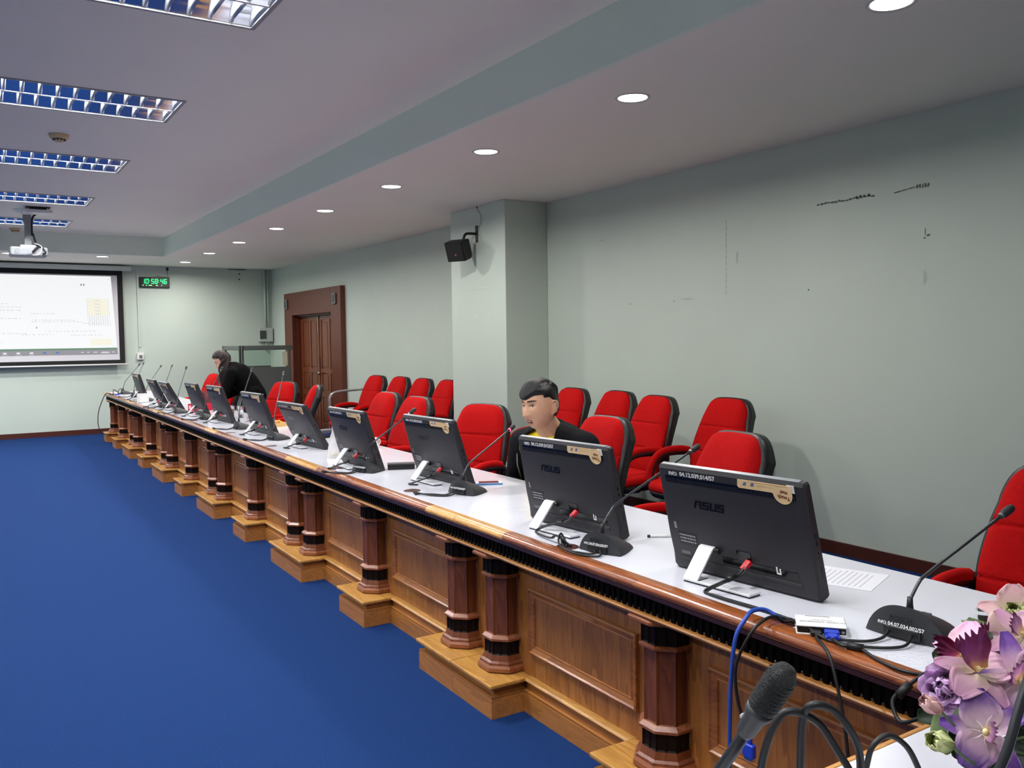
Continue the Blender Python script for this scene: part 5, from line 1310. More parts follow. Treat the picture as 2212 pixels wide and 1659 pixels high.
def head_point(d, female=False):
    """d: unit direction; returns point of a head, x forward, y left, z up"""
    x, y, z = d
    a, bw, h = (0.100, 0.085, 0.117) if not female else (0.097, 0.075, 0.118)
    p = Vector((a*x, bw*y, h*z))
    low = smooth01((-p.z-0.01)/0.10)
    p.y *= 1-(0.20 if not female else 0.34)*low
    if p.x < 0: p.x *= 1-0.38*smooth01((-p.z-0.0)/0.09); 
    if p.x < 0: p.x *= 1.06
    if p.x > 0:
        flat = smooth01(p.x/0.06)
        p.x = p.x*(1-0.07*flat)+0.012*smooth01((-p.z-0.03)/0.08)*flat
        y_, z_ = p.y, p.z
        dx = 0.0
        t = (0.026-z_)/0.064
        if 0 < t < 1.15:
            hgt = 0.025*smooth01(t*0.95)*(1 if t < 1 else max(0, 1-(t-1)/0.15))
            dx += hgt*math.exp(-(y_/(0.0105+0.008*t))**2)
        for s in (-1, 1):
            dx += 0.010*g2(y_, z_, s*0.0175, -0.036, 0.009, 0.009)
            dx -= 0.013*g2(y_, z_, s*0.031, 0.012, 0.017, 0.013)
            dx += 0.0065*g2(y_, z_, s*0.040, -0.030, 0.022, 0.022)
        dx += 0.0045*g2(y_, z_, 0, 0.036, 0.045, 0.012)
        dx += 0.0065*g2(y_, z_, 0, -0.0595, 0.022, 0.0065)
        dx += 0.0065*g2(y_, z_, 0, -0.0775, 0.019, 0.0075)
        dx -= 0.006*g2(y_, z_, 0, -0.0685, 0.022, 0.004)
        dx -= 0.004*g2(y_, z_, 0, -0.090, 0.02, 0.006)
        dx += 0.007*g2(y_, z_, 0, -0.105, 0.022, 0.014)
        p.x += dx*flat
    return p
def sphere_dirs(nu, nv):
    return [[Vector((math.sin(PI*j/(nv-1))*math.cos(2*PI*i/nu), math.sin(PI*j/(nv-1))*math.sin(2*PI*i/nu), math.cos(PI*j/(nv-1)))) for j in range(nv)] for i in range(nu)]
def add_head(b, X, female=False):
    Xo = b.X; b.X = Xo @ X
    nu, nv = 96, 72
    top = b.v(head_point((0,0,1), female)); bot = b.v(head_point((0,0,-1), female)); rows = []
    for j in range(1, nv-1):
        th = PI*j/(nv-1)
        rows.append([b.v(head_point((math.sin(th)*math.cos(2*PI*i/nu), math.sin(th)*math.sin(2*PI*i/nu), math.cos(th)), female)) for i in range(nu)])
    for i in range(nu): b.face([top, rows[0][i], rows[0][(i+1)%nu]], True); b.face([bot, rows[-1][(i+1)%nu], rows[-1][i]], True)
    for A, C in zip(rows, rows[1:]):
        for i in range(nu): b.face([A[i],C[i],C[(i+1)%nu],A[(i+1)%nu]], True)
    for s in (-1, 1):
        E_ = Matrix.Rotation(-s*0.45, 3, 'Z') @ Matrix.Rotation(0.15, 3, 'Y')
        ell(b, (-0.020, s*0.084, -0.006), (0.020, 0.008, 0.034), E_)
        ell(b, (-0.028, s*0.090, 0.012), (0.017, 0.006, 0.017), E_)
        ell(b, (-0.012, s*0.080, -0.034), (0.011, 0.008, 0.012), E_)
    b.X = Xo
def face_parts(root, X, female=False, mouth_open=0.0, skin=SKIN):
    """eyes, brows, lips as parts laid on the head"""
    def surf(y, z):
        # front surface point for given y,z by search
        best = None
        lo = Vector((1, y/0.083, z/0.117)); 
        zz = z
        dy, dz = y/0.083, z/0.117
        for _ in range(12):
            d = Vector((max(0.05, math.sqrt(max(0.0, 1-min(0.98, dy*dy+dz*dz)))), dy, dz)).normalized()
            p = head_point(d, female); dy += (y-p.y)/0.09; dz += (z-p.z)/0.125
        return head_point(d, female)
    for s in (-1, 1):
        c = surf(s*0.031, 0.010)
        b = B(); b.X = X.copy(); ell(b, c+Vector((-0.0035,0,0)), (0.0075,0.0135,0.0062), Matrix.Rotation(s*0.28, 3, 'Z')); e = b.obj('eye', EYEW, root)
        b = B(); b.X = X.copy(); ell(b, c+Vector((0.0020, 0.0015, -0.0003)), (0.0026,0.0055,0.0056), Matrix.Rotation(s*0.28, 3, 'Z')); b.obj('iris', IRIS, e)
        b = B(); b.X = X.copy()
        pts = [surf(s*(0.031+q*0.0155), 0.0105+0.0055*(1-q*q)-0.001*q)+Vector((0.0012,0,0)) for q in [-1+2*k/8 for k in range(9)]]
        b.tube(pts, [0.0006,0.0012,0.0016,0.0018,0.0018,0.0018,0.0016,0.0012,0.0006], 6); b.obj('eyelid', BROW, root)
        b = B(); b.X = X.copy()
        pts = [surf(s*(0.033+q*0.022), 0.033+0.0022*(1-q*q)+0.0010*q)+Vector((-0.0004,0,0)) for q in [-1+2*k/8 for k in range(9)]]
        b.tube(pts, [0.0020,0.0032,0.0038,0.0040,0.0039,0.0036,0.0031,0.0024,0.0012], 6, flat=1.0); b.obj('eyebrow', BROW, root)
    for s in (-1, 1):
        b = B(); b.X = X.copy(); c0 = Vector((-0.017, s*(0.094 if not female else 0.089), 0.0))
        b.tube([c0+Vector((0.012*math.cos(t)-0.004, s*0.002-s*0.008*math.cos(t), 0.022*math.sin(t)+0.004)) for t in [-1.2+k*0.35+PI*0.5 for k in range(12)]], 0.0026, 6); b.obj('ear_rim', skin, root)
    for z0, hh, up in ((-0.0605,0.0030,1),(-0.0765-mouth_open,0.0036,-1)):
        b = B(); b.X = X.copy()
        pts = [surf(q*0.0235, z0-up*0.004*q*q+(0.002*abs(q) if up < 0 else 0))+Vector((-0.0002,0,0)) for q in [-1+2*k/10 for k in range(11)]]
        b.tube(pts, [0.0010,0.0022,0.0030,0.0036,0.0038,0.0036,0.0038,0.0036,0.0030,0.0022,0.0010], 8); b.obj('lip', LIP, root)
    if mouth_open > 0:
        b = B(); b.X = X.copy(); c = surf(0, -0.069-mouth_open/2); ell(b, c+Vector((-0.004,0,0)), (0.0062,0.019,0.0045+mouth_open*0.5)); mo = b.obj('mouth_opening', mat('mouth_dark',(58,24,22),0.6), root)
        b = B(); b.X = X.copy(); ell(b, c+Vector((-0.0005,0,0.0030)), (0.0045,0.012,0.0024)); b.obj('teeth', mat('teeth',(226,220,208),0.3), mo)
def hair_cap(X, m, root, thick, keep, name='hair', nu=96, nv=64, female=False):
    """a hair shell over the scalp: thick(d) gives its depth, keep(p) where hair grows"""
    b = B(); b.X = X.copy(); V = {}
    for j in range(nv):
        th = PI*j/(nv-1)
        for i in range(nu):
            d = Vector((math.sin(th)*math.cos(2*PI*i/nu), math.sin(th)*math.sin(2*PI*i/nu), math.cos(th)))
            p = head_point(d, female); k = keep(p)
            t = thick(p, d)
            V[i,j] = (p+d*(t*smooth01(k/0.014)-0.004), k)
    verts = {}
    def gv(i, j):
        if (i, j) not in verts: verts[i, j] = b.v(V[i, j][0])
        return verts[i, j]
    for j in range(nv-1):
        for i in range(nu):
            q = [(i,j),((i+1)%nu,j),((i+1)%nu,j+1),(i,j+1)]
            if max(V[c][1] for c in q) > 0: b.face([gv(*c) for c in q], True)
    bmesh.ops.remove_doubles(b.bm, verts=b.bm.verts, dist=1e-6)
    return b.obj(name, m, root)
def add_hand(b, wrist, dirv, nrm, s=1.0):
    """palm, four fingers of different lengths and a thumb, slightly curled"""
    d = Vector(dirv).normalized(); n = (Vector(nrm)-d*Vector(nrm).dot(d)).normalized(); w_ = d.cross(n)
    P = lambda a, c, e: Vector(wrist)+d*a*s+w_*c*s+n*e*s
    M3 = Matrix((d, w_, n)).transposed()
    ell(b, P(0.045,0,0), (0.055*s,0.042*s,0.017*s), M3)
    for k, (off, L) in enumerate(((-0.030,0.062),(-0.010,0.075),(0.010,0.078),(0.029,0.068))):
        a0 = 0.085
        limb(b, [P(a0-0.02,off,0), P(a0+L*0.45,off*1.1,-0.010), P(a0+L*0.75,off*1.12,-0.026), P(a0+L*0.9,off*1.12,-0.040)], [0.0095*s,0.009*s,0.0082*s,0.0072*s], 8)
    limb(b, [P(0.02,0.034,-0.004), P(0.05,0.058,-0.014), P(0.078,0.062,-0.022)], [0.012*s,0.0105*s,0.009*s], 8)
def strip_front(me, spine, fwd, side, w_of_z, zmin, zmax):
    """open a jacket: remove faces on the chest side within a width"""
    bm = bmesh.new(); bm.from_mesh(me); kill = []
    for f in bm.faces:
        c = f.calc_center_median()
        if zmin < c.z < zmax:
            s = spine(c.z); r = c-s
            if r.dot(fwd) > 0.03 and -w_of_z(c.z)*2.45 < r.dot(side) < w_of_z(c.z): kill.append(f)
    bmesh.ops.delete(bm, geom=kill, context='FACES')
    for _ in range(14):
        bv = [v for v in bm.verts if v.is_boundary]
        mv = {v: sum((e.other_vert(v).co for e in v.link_edges if e.is_boundary), Vector())/max(1, sum(1 for e in v.link_edges if e.is_boundary)) for v in bv}
        for v, c in mv.items(): v.co = v.co.lerp(c, 0.5)
    bmesh.ops.solidify(bm, geom=bm.faces[:], thickness=-0.006)
    bm.to_mesh(me); bm.free()
    for p in me.polygons: p.use_smooth = True

# ---------------------------------------------------------------- seated man
MP = Vector((2.80, 3.80, 0.0))
man = thing('person', 'seated person with short black hair, dark jacket and yellow shirt leaning to the microphone', 'person', MP)
def m_(x, y, z): return Vector((x, y, z))-MP
hipc = m_(2.84,3.83,0.545); belly = m_(2.78,3.79,0.70); chest = m_(2.70,3.745,0.86); nb = m_(2.605,3.685,1.015); neck = m_(2.565,3.66,1.055)
hc_ = m_(2.500,3.632,1.158)
fwd = Vector((-0.94,-0.34,0)).normalized(); hf = Vector((-0.985,-0.15,-0.06)).normalized()
hl = Vector((0,0,1)).cross(hf).normalized(); hu = hf.cross(hl)
# a slight tilt of the head
HX = Matrix.Translation(hc_) @ Matrix((hf, hl, hu)).transposed().to_4x4() @ Matrix.Rotation(math.radians(4), 4, 'X')
side = Vector((0,0,1)).cross(fwd).normalized()       # his left
FR = Matrix((fwd, side, Vector((0,0,1)))).transposed()
shL = m_(2.665,3.475,0.945); shR = m_(2.615,3.960,0.925)
elL = m_(2.72,3.42,0.70); wrL = m_(2.52,3.52,0.655); elR = m_(2.64,4.075,0.69); wrR = m_(2.47,3.86,0.645)
hpL = m_(2.84,3.72,0.545); hpR = m_(2.85,3.95,0.545); knL = m_(2.42,3.62,0.545); knR = m_(2.43,4.02,0.545); anL = m_(2.46,3.60,0.10); anR = m_(2.47,4.05,0.10)
def torso(b, g=0.0):
    ell(b, hipc, (0.13+g,0.175+g,0.11+g), FR); ell(b, belly, (0.125+g,0.165+g,0.14+g), FR); ell(b, chest, (0.125+g,0.185+g,0.165+g), FR)
    ell(b, chest.lerp(nb,0.55), (0.098+g,0.175+g,0.10+g), FR)
    for sh in (shL, shR): limb(b, [nb+Vector((0.02,0,-0.03)), sh+Vector((0,0,0.005))], [0.062,0.055], grow=g)
def arms(b, g=0.0, upto=1.0):
    for sh, el, wr in ((shL,elL,wrL),(shR,elR,wrR)): limb(b, [sh, el, el.lerp(wr, upto)], [0.066,0.050,0.036], grow=g)
def legs(b, g=0.0, upto=1.0):
    for hp, kn, an in ((hpL,knL,anL),(hpR,knR,anR)): limb(b, [hp, kn, kn.lerp(an, upto)], [0.088,0.064,0.044], grow=g)
b = B(); torso(b); arms(b); legs(b); limb(b, [nb, neck, hc_+Vector((0.015,0.01,-0.06))], [0.072,0.062,0.060]); add_head(b, HX)
for wr, el in ((wrL,elL),(wrR,elR)): add_hand(b, wr, wr-el, (0,0,1))
for an in (anL, anR): ell(b, an+Vector((-0.06,0,-0.055)), (0.13,0.048,0.042))
me = remesh(b, 0.0042, 1); me.materials.append(SKIN); body = link('body', me, man)
face_parts(man, HX, mouth_open=0.006)
# hair: swept fringe with a side part, clipped sides
def keepM(p):
    if p.x < -0.035: return p.z+0.062
    # fringe swept from the part on his left down to his right temple
    front = 0.037+0.020*smooth01((p.y+0.005)/0.05)
    if p.x > 0.015: lim = front-0.35*max(0, -p.y-0.045)
    else: lim = front-1.0*(0.015-p.x)
    if abs(p.y) > 0.050 and -0.035 < p.x <= 0.03: lim = max(min(lim, 0.04), 0.018)
    if p.x <= -0.035: lim = max(lim, -0.058)
    return p.z-lim
def thickM(p, d):
    top = smooth01((p.z-0.035)/0.045)
    part = 1-0.5*math.exp(-((p.y-0.046)/0.007)**2)*(1 if p.x > -0.03 else 0)
    t = 0.012+0.024*top*part
    t += 0.005*smooth01((p.x-0.01)/0.06)*smooth01((p.z-0.04)/0.03)*(1 if p.y < 0.045 else 0.15)
    t += 0.006*smooth01((-p.y-0.02)/0.04)*top
    t += 0.003*noise.noise(Vector((p.x*35, p.y*110, p.z*50)))
    if p.y > 0.050: t = min(t, 0.009+0.014*top)
    t = min(t, 0.036-0.018*smooth01((p.x-0.03)/0.05))
    return t
hair_cap(HX, HAIR_K, man, thickM, keepM)
SHIRT = mat('yellow_shirt', (232,208,14), 0.8, var=0.05, vscale=40, bump=0.2, bscale=120); JACK = mat('black_jacket', (17,18,21), 0.9, spec=0.15, var=0.15, vscale=25, bump=0.3, bscale=90); TROU = mat('dark_trousers', (28,29,34), 0.8)
b = B(); torso(b, 0.008); limb(b, [nb+Vector((0,0,-0.05)), nb+Vector((0.005,0.002,-0.012))], [0.084,0.074])
for sh, el in ((shL,elL),(shR,elR)): limb(b, [sh, sh.lerp(el,0.6)], [0.074,0.062])
me = remesh(b, 0.007, 5); me.materials.append(SHIRT); shirt = link('shirt', me, man)
# collar of the shirt
b = B()
for s in (-1, 1):
    for k in range(7):
        pass
cX = Matrix.Translation(nb+Vector((-0.012,-0.006,0.0))) @ FR.to_4x4() @ Matrix.Rotation(math.radians(22),4,'Y')
b.X = cX
def coll(u, v):
    a = 0.25+(2*PI-0.5)*u; r = 0.066+0.018*v; return (r*1.0*math.cos(a), r*1.08*math.sin(a), 0.012-0.030*(0.5+0.5*math.cos(a))-0.030*v*(0.5+0.5*math.cos(a))-0.016*v)
b.grid(coll, 40, 6); b.obj('collar', SHIRT, shirt)
b = B(); torso(b, 0.022); arms(b, 0.009, 0.93)
limb(b, [nb+Vector((0.02,0.01,-0.05)), nb+Vector((0.04,0.018,-0.012))], [0.100,0.078])
me = remesh(b, 0.008, 6)
def spineM(z):
    P = [hipc, belly, chest, nb]
    for a, c in zip(P, P[1:]):
        if z <= c.z: return a.lerp(c, max(0.0, (z-a.z)/(c.z-a.z)))
    return nb
strip_front(me, spineM, fwd, side, lambda z: 0.085 if z < 0.93 else 0.085-0.15*(z-0.93)+0.0, 0.50, 1.2)
me.materials.append(JACK); jk = link('jacket', me, man)
# light piping along the jacket opening on his right
b = B(); b.tube([m_(2.560,3.925,0.955), m_(2.552,3.930,0.90), m_(2.560,3.940,0.82), m_(2.59,3.95,0.74)], 0.003, 6); b.obj('piping', mat('piping_grey',(150,152,156),0.5), jk)
b = B(); legs(b, 0.014, 0.95); ell(b, hipc, (0.15,0.19,0.12), FR); me = remesh(b, 0.012, 4); me.materials.append(TROU); link('trousers', me, man)
for an in (anL, anR):
    b = B(); ell(b, an+Vector((-0.06,0,-0.052)), (0.145,0.056,0.050)); b.obj('shoe', BLACK_VINYL, man)

# ---------------------------------------------------------------- standing woman bending over the table
WP = Vector((3.10, 10.86, 0.0))
wm = thing('person', 'standing person with long brown hair and black suit bending over the table', 'person', WP)
def w_(x, y, z): return Vector((x, y, z))-WP
wf = Vector((-0.84,0.54,0)).normalized(); ws_ = Vector((0,0,1)).cross(wf).normalized()
def WL(f, s, z): return wf*f+ws_*s+Vector((0,0,z))
hip = WL(-0.04,0,0.85); waist = WL(0.035,0,0.985); ch = WL(0.135,0,1.10); nb2 = WL(0.235,0,1.20); nk = WL(0.275,0,1.225); hd = WL(0.345,0.0,1.285)
td = (nb2-hip).normalized(); tn = ws_.cross(td)
TF = Matrix((tn, ws_, td)).transposed()
hfw = (wf*0.80+Vector((0,0,-0.60))+ws_*0.38).normalized(); hlw = Vector((0,0,1)).cross(hfw).normalized(); huw = hfw.cross(hlw)
HW = Matrix.Translation(hd) @ Matrix((hfw, hlw, huw)).transposed().to_4x4()
sL = WL(0.175,0.165,1.125); sR = WL(0.175,-0.165,1.125); eL = WL(0.25,0.225,0.90); eR = WL(0.25,-0.20,0.90); wL = WL(0.42,0.15,0.815); wR = WL(0.42,-0.10,0.815)
def wtorso(b, g=0.0):
    ell(b, hip, (0.125+g,0.170+g,0.13+g), TF); ell(b, waist, (0.098+g,0.132+g,0.13+g), TF); ell(b, ch, (0.11+g,0.155+g,0.14+g), TF); [limb(b, [nb2+WL(-0.03,0,-0.02), q_], [0.055,0.055], grow=g) for q_ in (sL, sR)]
def warms(b, g=0.0, upto=1.0):
    for s, e, w2 in ((sL,eL,wL),(sR,eR,wR)): limb(b, [s, e, e.lerp(w2, upto)], [0.054,0.042,0.030], grow=g)
def wlegs(b, g=0.0, upto=1.0):
    for s in (-1, 1):
        h0 = WL(-0.06,0.085*s,0.88); k0 = WL(-0.05,0.085*s,0.48); a0 = WL(-0.06,0.085*s,0.09); limb(b, [h0, k0, k0.lerp(a0, upto)], [0.086,0.058,0.038], grow=g)
b = B(); wtorso(b); warms(b); wlegs(b); limb(b, [nb2, nk, hd+WL(-0.05,0,-0.015)], [0.055,0.050,0.050]); add_head(b, HW, True)
for w2, e in ((wL,eL),(wR,eR)): add_hand(b, w2, w2-e, (0,0,1), 0.88)
for s in (-1, 1): ell(b, WL(0.02,0.085*s,0.045), (0.115,0.042,0.040), Matrix((wf, ws_, Vector((0,0,1)))).transposed())
me = remesh(b, 0.005, 1); me.materials.append(SKIN2); link('body', me, wm)
face_parts(wm, HW, True, skin=SKIN2)
def keepW(p):
    lim = 0.070-0.6*max(0, abs(p.y)-0.035) if p.x > 0.02 else -0.2
    return p.z-lim if p.x > 0.02 else 0.05
hair_cap(HW, HAIR_B, wm, lambda p, d: 0.020+0.006*smooth01((p.z-0.02)/0.06)+0.003*noise.noise(p*60), keepW, female=True)
# long locks hanging from both sides of the head and over the shoulder
rl = random.Random(5)
hb = B()
for sd in (1, -1):
    for k in range(34):
        q0 = k/33; fx = -0.088+0.098*q0          # from the nape to the temple
        top = HW @ Vector((fx*0.9, sd*(0.055+0.03*math.sin(q0*PI)), 0.075-0.05*q0))
        mid = HW @ Vector((fx+0.004, sd*(0.088+0.008*rl.random()), 0.0))
        L = 0.27+0.05*q0+rl.uniform(-0.03,0.04)
        fo = -0.085+0.105*q0
        b0 = hd+wf*(fo-0.005)+ws_*(sd*(0.092-0.02*q0))
        P = [top, mid, b0+Vector((0,0,-0.09)), b0+Vector((0,0,-0.6*L))+wf*(rl.uniform(-0.008,0.008)+0.012*(0.5-q0)), b0+Vector((0,0,-L))+wf*(rl.uniform(-0.012,0.012)+0.03*(0.5-q0))-ws_*sd*0.02]
        pts = bez(P, 5); n = len(pts)
        hb.tube(pts, [0.011+0.003*math.sin(PI*i/(n-1))-0.008*(i/(n-1))**3 for i in range(n)], 6)
hb.obj('long_hair', HAIR_B, wm, kind='stuff')
SUIT = mat('black_suit', (9,9,10), 0.95, var=0.1, vscale=30, bump=0.25, bscale=80, spec=0.12)
b = B(); wtorso(b, 0.022); warms(b, 0.024, 0.94); limb(b, [hip, waist, ch, nb2+WL(-0.04,0,-0.03)], [0.150,0.150,0.155,0.105]); limb(b, [sL, ch, sR], [0.075,0.12,0.075]); limb(b, [nb2+WL(-0.03,0,-0.01), nk+WL(-0.02,0,-0.015)], [0.085,0.068])
me = remesh(b, 0.010, 16); me.materials.append(SUIT); link('jacket', me, wm)
b = B(); wlegs(b, 0.016, 0.97); ell(b, hip+WL(0.02,0,-0.05), (0.11,0.155,0.11), TF); me = remesh(b, 0.012, 4); me.materials.append(SUIT); link('trousers', me, wm)
for s in (-1, 1):
    b = B(); ell(b, WL(0.02,0.085*s,0.046), (0.125,0.048,0.046), Matrix((wf, ws_, Vector((0,0,1)))).transposed()); b.obj('shoe', BLACK_VINYL, wm)
# ================================================================= ARTIFICIAL FLOWERS
def petal_mat(name, stops, rough=0.6):
    """colour changes along the petal from its base (object x = 0) to its tip"""
    if name in MATS: return MATS[name]
    m = bpy.data.materials.new(name); m.use_nodes = True; nt = m.node_tree; b = nt.nodes['Principled BSDF']; L = nt.links
    b.inputs['Roughness'].default_value = rough; b.inputs['Specular IOR Level'].default_value = 0.25
    b.inputs['Subsurface Weight'].default_value = 0.15; b.inputs['Subsurface Radius'].default_value = (0.01,0.008,0.008); b.inputs['Subsurface Scale'].default_value = 0.2
    tc = nt.nodes.new('ShaderNodeTexCoord'); sp_ = nt.nodes.new('ShaderNodeSeparateXYZ'); mr = nt.nodes.new('ShaderNodeMath'); mr.operation = 'MULTIPLY_ADD'; mr.inputs[1].default_value = 1/0.075
    nz = nt.nodes.new('ShaderNodeTexNoise'); nz.inputs['Scale'].default_value = 60; m2 = nt.nodes.new('ShaderNodeMath'); m2.operation = 'MULTIPLY_ADD'; m2.inputs[1].default_value = 0.3; m2.inputs[2].default_value = -0.15
    L.new(tc.outputs['Object'], sp_.inputs[0]); L.new(tc.outputs['Object'], nz.inputs['Vector']); L.new(nz.outputs['Fac'], m2.inputs[0])
    L.new(sp_.outputs['X'], mr.inputs[0]); L.new(m2.outputs[0], mr.inputs[2])
    r = nt.nodes.new('ShaderNodeValToRGB'); cr = r.color_ramp
    cr.elements[0].position = stops[0][0]; cr.elements[0].color = lin(stops[0][1]); cr.elements[1].position = stops[-1][0]; cr.elements[1].color = lin(stops[-1][1])
    for p, c in stops[1:-1]: e = cr.elements.new(p); e.color = lin(c)
    L.new(mr.outputs[0], r.inputs['Fac']); L.new(r.outputs[0], b.inputs['Base Color'])
    MATS[name] = m; return m
PINK = petal_mat('petal_pink', [(0.0,(240,228,196)),(0.35,(232,196,206)),(1.0,(218,162,200))])
VIOL = petal_mat('petal_violet', [(0.0,(238,222,220)),(0.40,(222,188,212)),(0.7,(146,98,184)),(1.0,(118,74,172))])
BLUSH = petal_mat('petal_blush', [(0.0,(232,226,196)),(0.5,(238,206,204)),(1.0,(232,188,196))])
LIPM = petal_mat('lip_maroon', [(0.0,(228,180,90)),(0.22,(150,50,96)),(0.5,(104,26,62)),(1.0,(92,20,52))])
LIPP = petal_mat('lip_plum', [(0.0,(240,220,160)),(0.4,(200,150,190)),(0.75,(130,40,110)),(1.0,(110,30,90))])
LILAC = petal_mat('rose_lilac', [(0.0,(222,186,228)),(0.3,(226,194,232)),(1.0,(236,212,238))])
CREAMG = petal_mat('bud_cream', [(0.0,(150,170,96)),(0.4,(214,218,160)),(1.0,(238,232,210))])
BUDP = petal_mat('bud_pink', [(0.0,(222,160,160)),(0.5,(236,200,198)),(1.0,(240,226,210))])
LEAFM = mat('leaf_green', (44,66,40), 0.5, var=0.25, vscale=40); LEAFL = mat('leaf_light', (96,120,66), 0.5, var=0.2, vscale=40)
STEM = mat('stem_green', (70,92,52), 0.6)
def petal_mesh(L, W_, curl, ruffle, cup, m, name='petal', tipw=0.55, teeth=0):
    b = B(); nu, nv = 15, (31 if teeth else 11); r = random.Random(int(L*1e5+W_*1e4))
    ph = r.uniform(0,6)
    def f(u, v):
        s = -1+2*v
        w_ = W_*(math.sin(PI*min(1, u**0.72*0.86+0.05)))**0.8 if tipw < 1 else W_*(0.35+0.65*math.sin(PI*0.5*u))
        x = L*u; 
        if teeth: x += L*0.10*smooth01((u-0.6)/0.4)*math.sin(s*teeth*1.6)
        y = w_*s
        z = curl*u*u*L+cup*W_*s*s+ruffle*math.sin(s*9+u*7+ph)*abs(s)**2*u
        return (x, y, z)
    b.grid(f, nu, nv)
    g = bmesh.ops.solidify(b.bm, geom=b.bm.faces[:], thickness=0.0007)
    return b.mesh(name, m)
fl = thing('flower_arrangement', 'artificial flower arrangement of pink and purple orchids with leaves on the head table', 'flowers', (1.43, 0.66, HZ))
FO = Vector((1.43,0.66,HZ))
b = B(); b.lathe([(0.055,0.0),(0.075,0.01),(0.085,0.05),(0.080,0.085),(0.074,0.09),(0.070,0.085),(0.0005,0.08)], 28); b.obj('pot', mat('pot_green_grey',(78,92,82),0.4), fl)
def aim(c, n, roll=0.0):
    """matrix with local z along n at point c (in the arrangement's own frame)"""
    n = Vector(n).normalized(); q = Vector((0,0,1)).rotation_difference(n)
    return Matrix.Translation(Vector(c)-FO) @ q.to_matrix().to_4x4() @ Matrix.Rotation(roll,4,'Z')
TOCAM = Vector((-0.78,-0.42,0.42))
PM = {}
def pm(key, *a, **k):
    if key not in PM: PM[key] = petal_mesh(*a, **k)
    return PM[key]
def orchid(c, n, roll, pet, lip, s=1.0, lips=1.0, skip=()):
    X = aim(c, n, roll)
    b = B(); b.ball((0,0,0.006), (0.006,0.006,0.010), 10, 8); core = b.obj('orchid', mat('orchid_core',(232,214,150),0.5), fl); core.matrix_basis = X @ Matrix.Scale(s,4)
    wide = pm(('w',pet.name), 0.070, 0.036, -0.20, 0.006, 0.10, pet); slim = pm(('s',pet.name), 0.074, 0.019, -0.25, 0.003, 0.20, pet)
    lm = pm(('l',lip.name), 0.058, 0.032, 0.25, 0.010, 0.35, lip, 'lip', 1.5, 11)
    for k, (ang, me, tilt) in enumerate(((0.35,wide,0.20),(PI-0.35,wide,0.20),(PI/2,slim,0.05),(-PI/2-0.75,slim,0.1),(-PI/2+0.75,slim,0.1))):
        if k in skip: continue
        o = link('petal', me, core); o.matrix_basis = Matrix.Rotation(ang,4,'Z') @ Matrix.Rotation(-tilt,4,'Y') @ Matrix.Translation((0.004,0,0))
    o = link('lip', lm, core); o.matrix_basis = Matrix.Rotation(-PI/2,4,'Z') @ Matrix.Rotation(-0.75,4,'Y') @ Matrix.Scale(lips,4) @ Matrix.Translation((0.004,0,0.004))
    # stem down to the pot
    P0 = Vector(c)-FO; b = B(); b.tube(bez([P0-Vector(n).normalized()*0.004, P0-Vector(n).normalized()*0.03+Vector((0,0,-0.02)), Vector((P0.x*0.35,P0.y*0.35,0.12)), Vector((0,0,0.08))],5), 0.0022, 6); b.obj('stem', STEM, fl)
T_ = TOCAM
orchid((1.418,0.80,0.954), T_+Vector((-0.2,0.5,0.3)), PI+0.5, PINK, LIPM, 0.85, 0.95)
orchid((1.356,0.745,0.960), T_+Vector((0.2,-0.1,0.7)), PI-0.3, PINK, LIPM, 0.80, 1.25)
orchid((1.393,0.70,0.952), T_+Vector((0.15,-0.3,0.0)), PI+0.15, VIOL, LIPP, 0.95, 0.8)
orchid((1.310,0.705,0.888), T_+Vector((0.0,0.1,0.0)), 0.35, VIOL, LIPP, 0.85, 0.6)
orchid((1.540,0.78,1.008), T_+Vector((0.1,0.1,0.3)), 0.2, BLUSH, CREAMG, 0.8, 0.8)
orchid((1.470,0.735,0.998), T_+Vector((0.2,0.0,0.4)), PI+0.4, PINK, LIPP, 0.75, 0.8)
orchid((1.470,0.80,0.965), T_+Vector((0.3,0.4,0.4)), 2.0, PINK, LIPM, 0.6, 0.9)
# rose
def rose(c, n, s):
    X = aim(c, n); b = B(); b.ball((0,0,0.004), (0.009,0.009,0.014), 10, 8); core = b.obj('rose', LILAC, fl); core.matrix_basis = X @ Matrix.Scale(s,4)
    for ring, (cnt, rad, tilt, L) in enumerate(((3,0.004,1.35,0.024),(5,0.009,1.15,0.028),(6,0.014,0.85,0.032),(7,0.018,0.5,0.034))):
        me = pm(('r',ring), L, L*0.62, 0.35 if ring < 2 else -0.25, 0.002, 0.45, LILAC)
        for k in range(cnt):
            o = link('petal', me, core); o.matrix_basis = Matrix.Rotation(2*PI*k/cnt+ring*0.6,4,'Z') @ Matrix.Translation((rad*0.5,0,-0.006)) @ Matrix.Rotation(-tilt,4,'Y')
    P0 = Vector(c)-FO; b = B(); b.tube(bez([P0, P0*0.6+Vector((0,0,0.02)), Vector((0,0,0.08))],5), 0.0024, 6); b.obj('stem', STEM, fl)
rose((1.328,0.78,0.926), T_+Vector((-0.3,0.3,0.2)), 1.05)
def bud(c, n, m, s):
    X = aim(c, n); b = B(); b.ball((0,0,0.012), (0.009,0.009,0.015), 12, 8); core = b.obj('bud', m, fl); core.matrix_basis = X @ Matrix.Scale(s,4)
    me = pm(('b',m.name), 0.034, 0.014, 0.15, 0.001, 0.5, m)
    for k in range(5):
        o = link('petal', me, core); o.matrix_basis = Matrix.Rotation(2*PI*k/5,4,'Z') @ Matrix.Translation((0.008,0,0)) @ Matrix.Rotation(-1.35,4,'Y')
    P0 = Vector(c)-FO; b = B(); b.tube(bez([P0, P0*0.65+Vector((0,0,0.0)), Vector((0,0,0.08))],5), 0.0022, 6); b.obj('stem', STEM, fl)
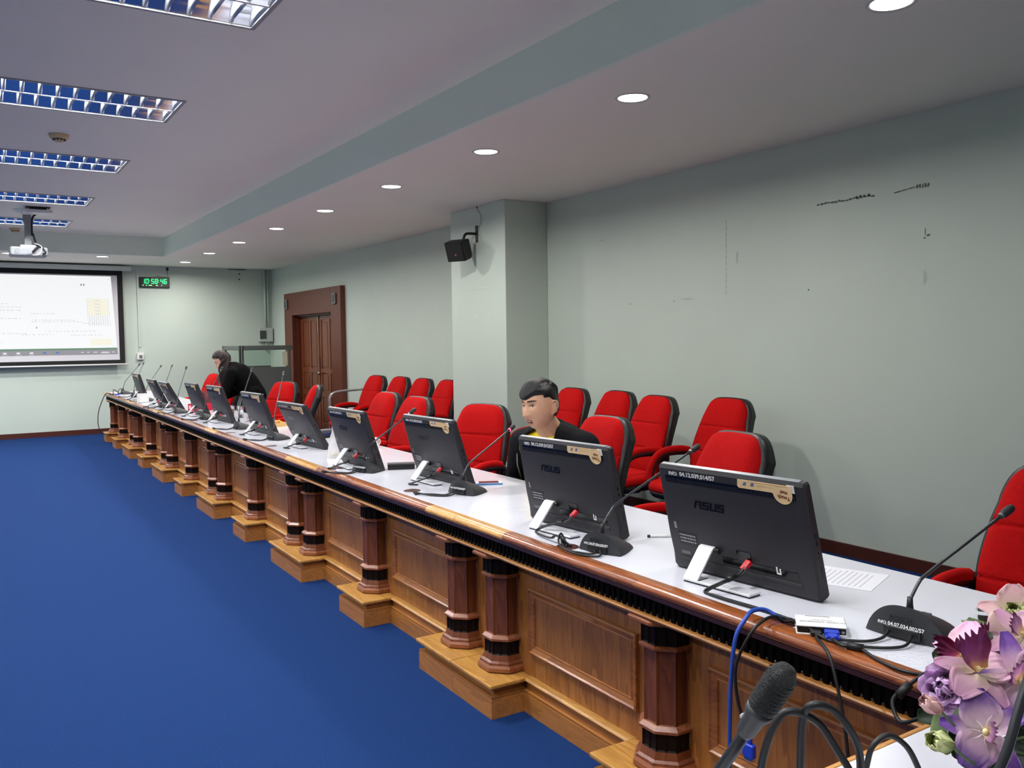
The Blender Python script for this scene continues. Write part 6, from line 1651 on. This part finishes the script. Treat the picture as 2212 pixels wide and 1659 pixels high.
bud((1.278,0.76,0.910), (-0.7,0.35,0.5), BUDP, 1.0)
bud((1.240,0.722,0.880), (-0.8,0.1,0.35), CREAMG, 1.25)
bud((1.525,0.775,1.0), (-0.5,-0.2,0.7), CREAMG, 1.2)
# leaves
lf1 = petal_mesh(0.11, 0.030, -0.35, 0.002, 0.25, LEAFM, 'leaf'); lf2 = petal_mesh(0.085, 0.022, -0.3, 0.002, 0.25, LEAFL, 'leaf')
rl2 = random.Random(9)
for (p, n, ro, me, s) in (((1.40,0.74,0.88),(-0.4,-0.5,0.7),2.4,lf1,1.0),((1.42,0.70,0.87),(-0.5,-0.6,0.5),0.6,lf1,1.0),((1.40,0.72,0.86),(-0.6,-0.3,0.6),-0.8,lf1,0.95),((1.37,0.76,0.90),(-0.6,0.0,0.7),3.2,lf1,0.8),
      ((1.47,0.78,0.98),(-0.3,-0.3,0.9),2.6,lf1,0.9),((1.45,0.80,0.97),(-0.3,-0.2,0.9),3.6,lf2,1.0),((1.50,0.78,0.95),(-0.4,-0.4,0.8),1.2,lf2,1.1),((1.36,0.77,0.905),(-0.5,0.1,0.8),2.9,lf2,1.0),((1.46,0.70,0.92),(-0.5,-0.5,0.6),-0.4,lf1,1.1),
      ((1.44,0.66,0.88),(-0.6,-0.5,0.5),-1.6,lf1,1.1),((1.48,0.64,0.86),(-0.5,-0.6,0.5),-1.0,lf1,1.2),((1.35,0.70,0.86),(-0.6,-0.2,0.6),3.6,lf1,0.7),((1.49,0.75,0.93),(-0.5,-0.5,0.6),1.9,lf1,1.0),((1.42,0.77,0.93),(-0.5,-0.1,0.8),2.2,lf1,0.9)):
    o = link('leaf', me, fl); o.matrix_basis = aim(p, n, ro) @ Matrix.Scale(s,4)
# thin wires
for pts in ([(1.52,0.76,0.97),(1.505,0.74,1.01),(1.50,0.735,1.04)], [(1.45,0.72,0.94),(1.43,0.71,0.985),(1.425,0.705,1.01)], [(1.31,0.69,0.85),(1.29,0.68,0.81),(1.285,0.675,0.775)]):
    b = B(); b.tube([Vector(p)-FO for p in pts], 0.0008, 5); b.obj('wire', mat('wire_dark',(52,50,48),0.5), fl)
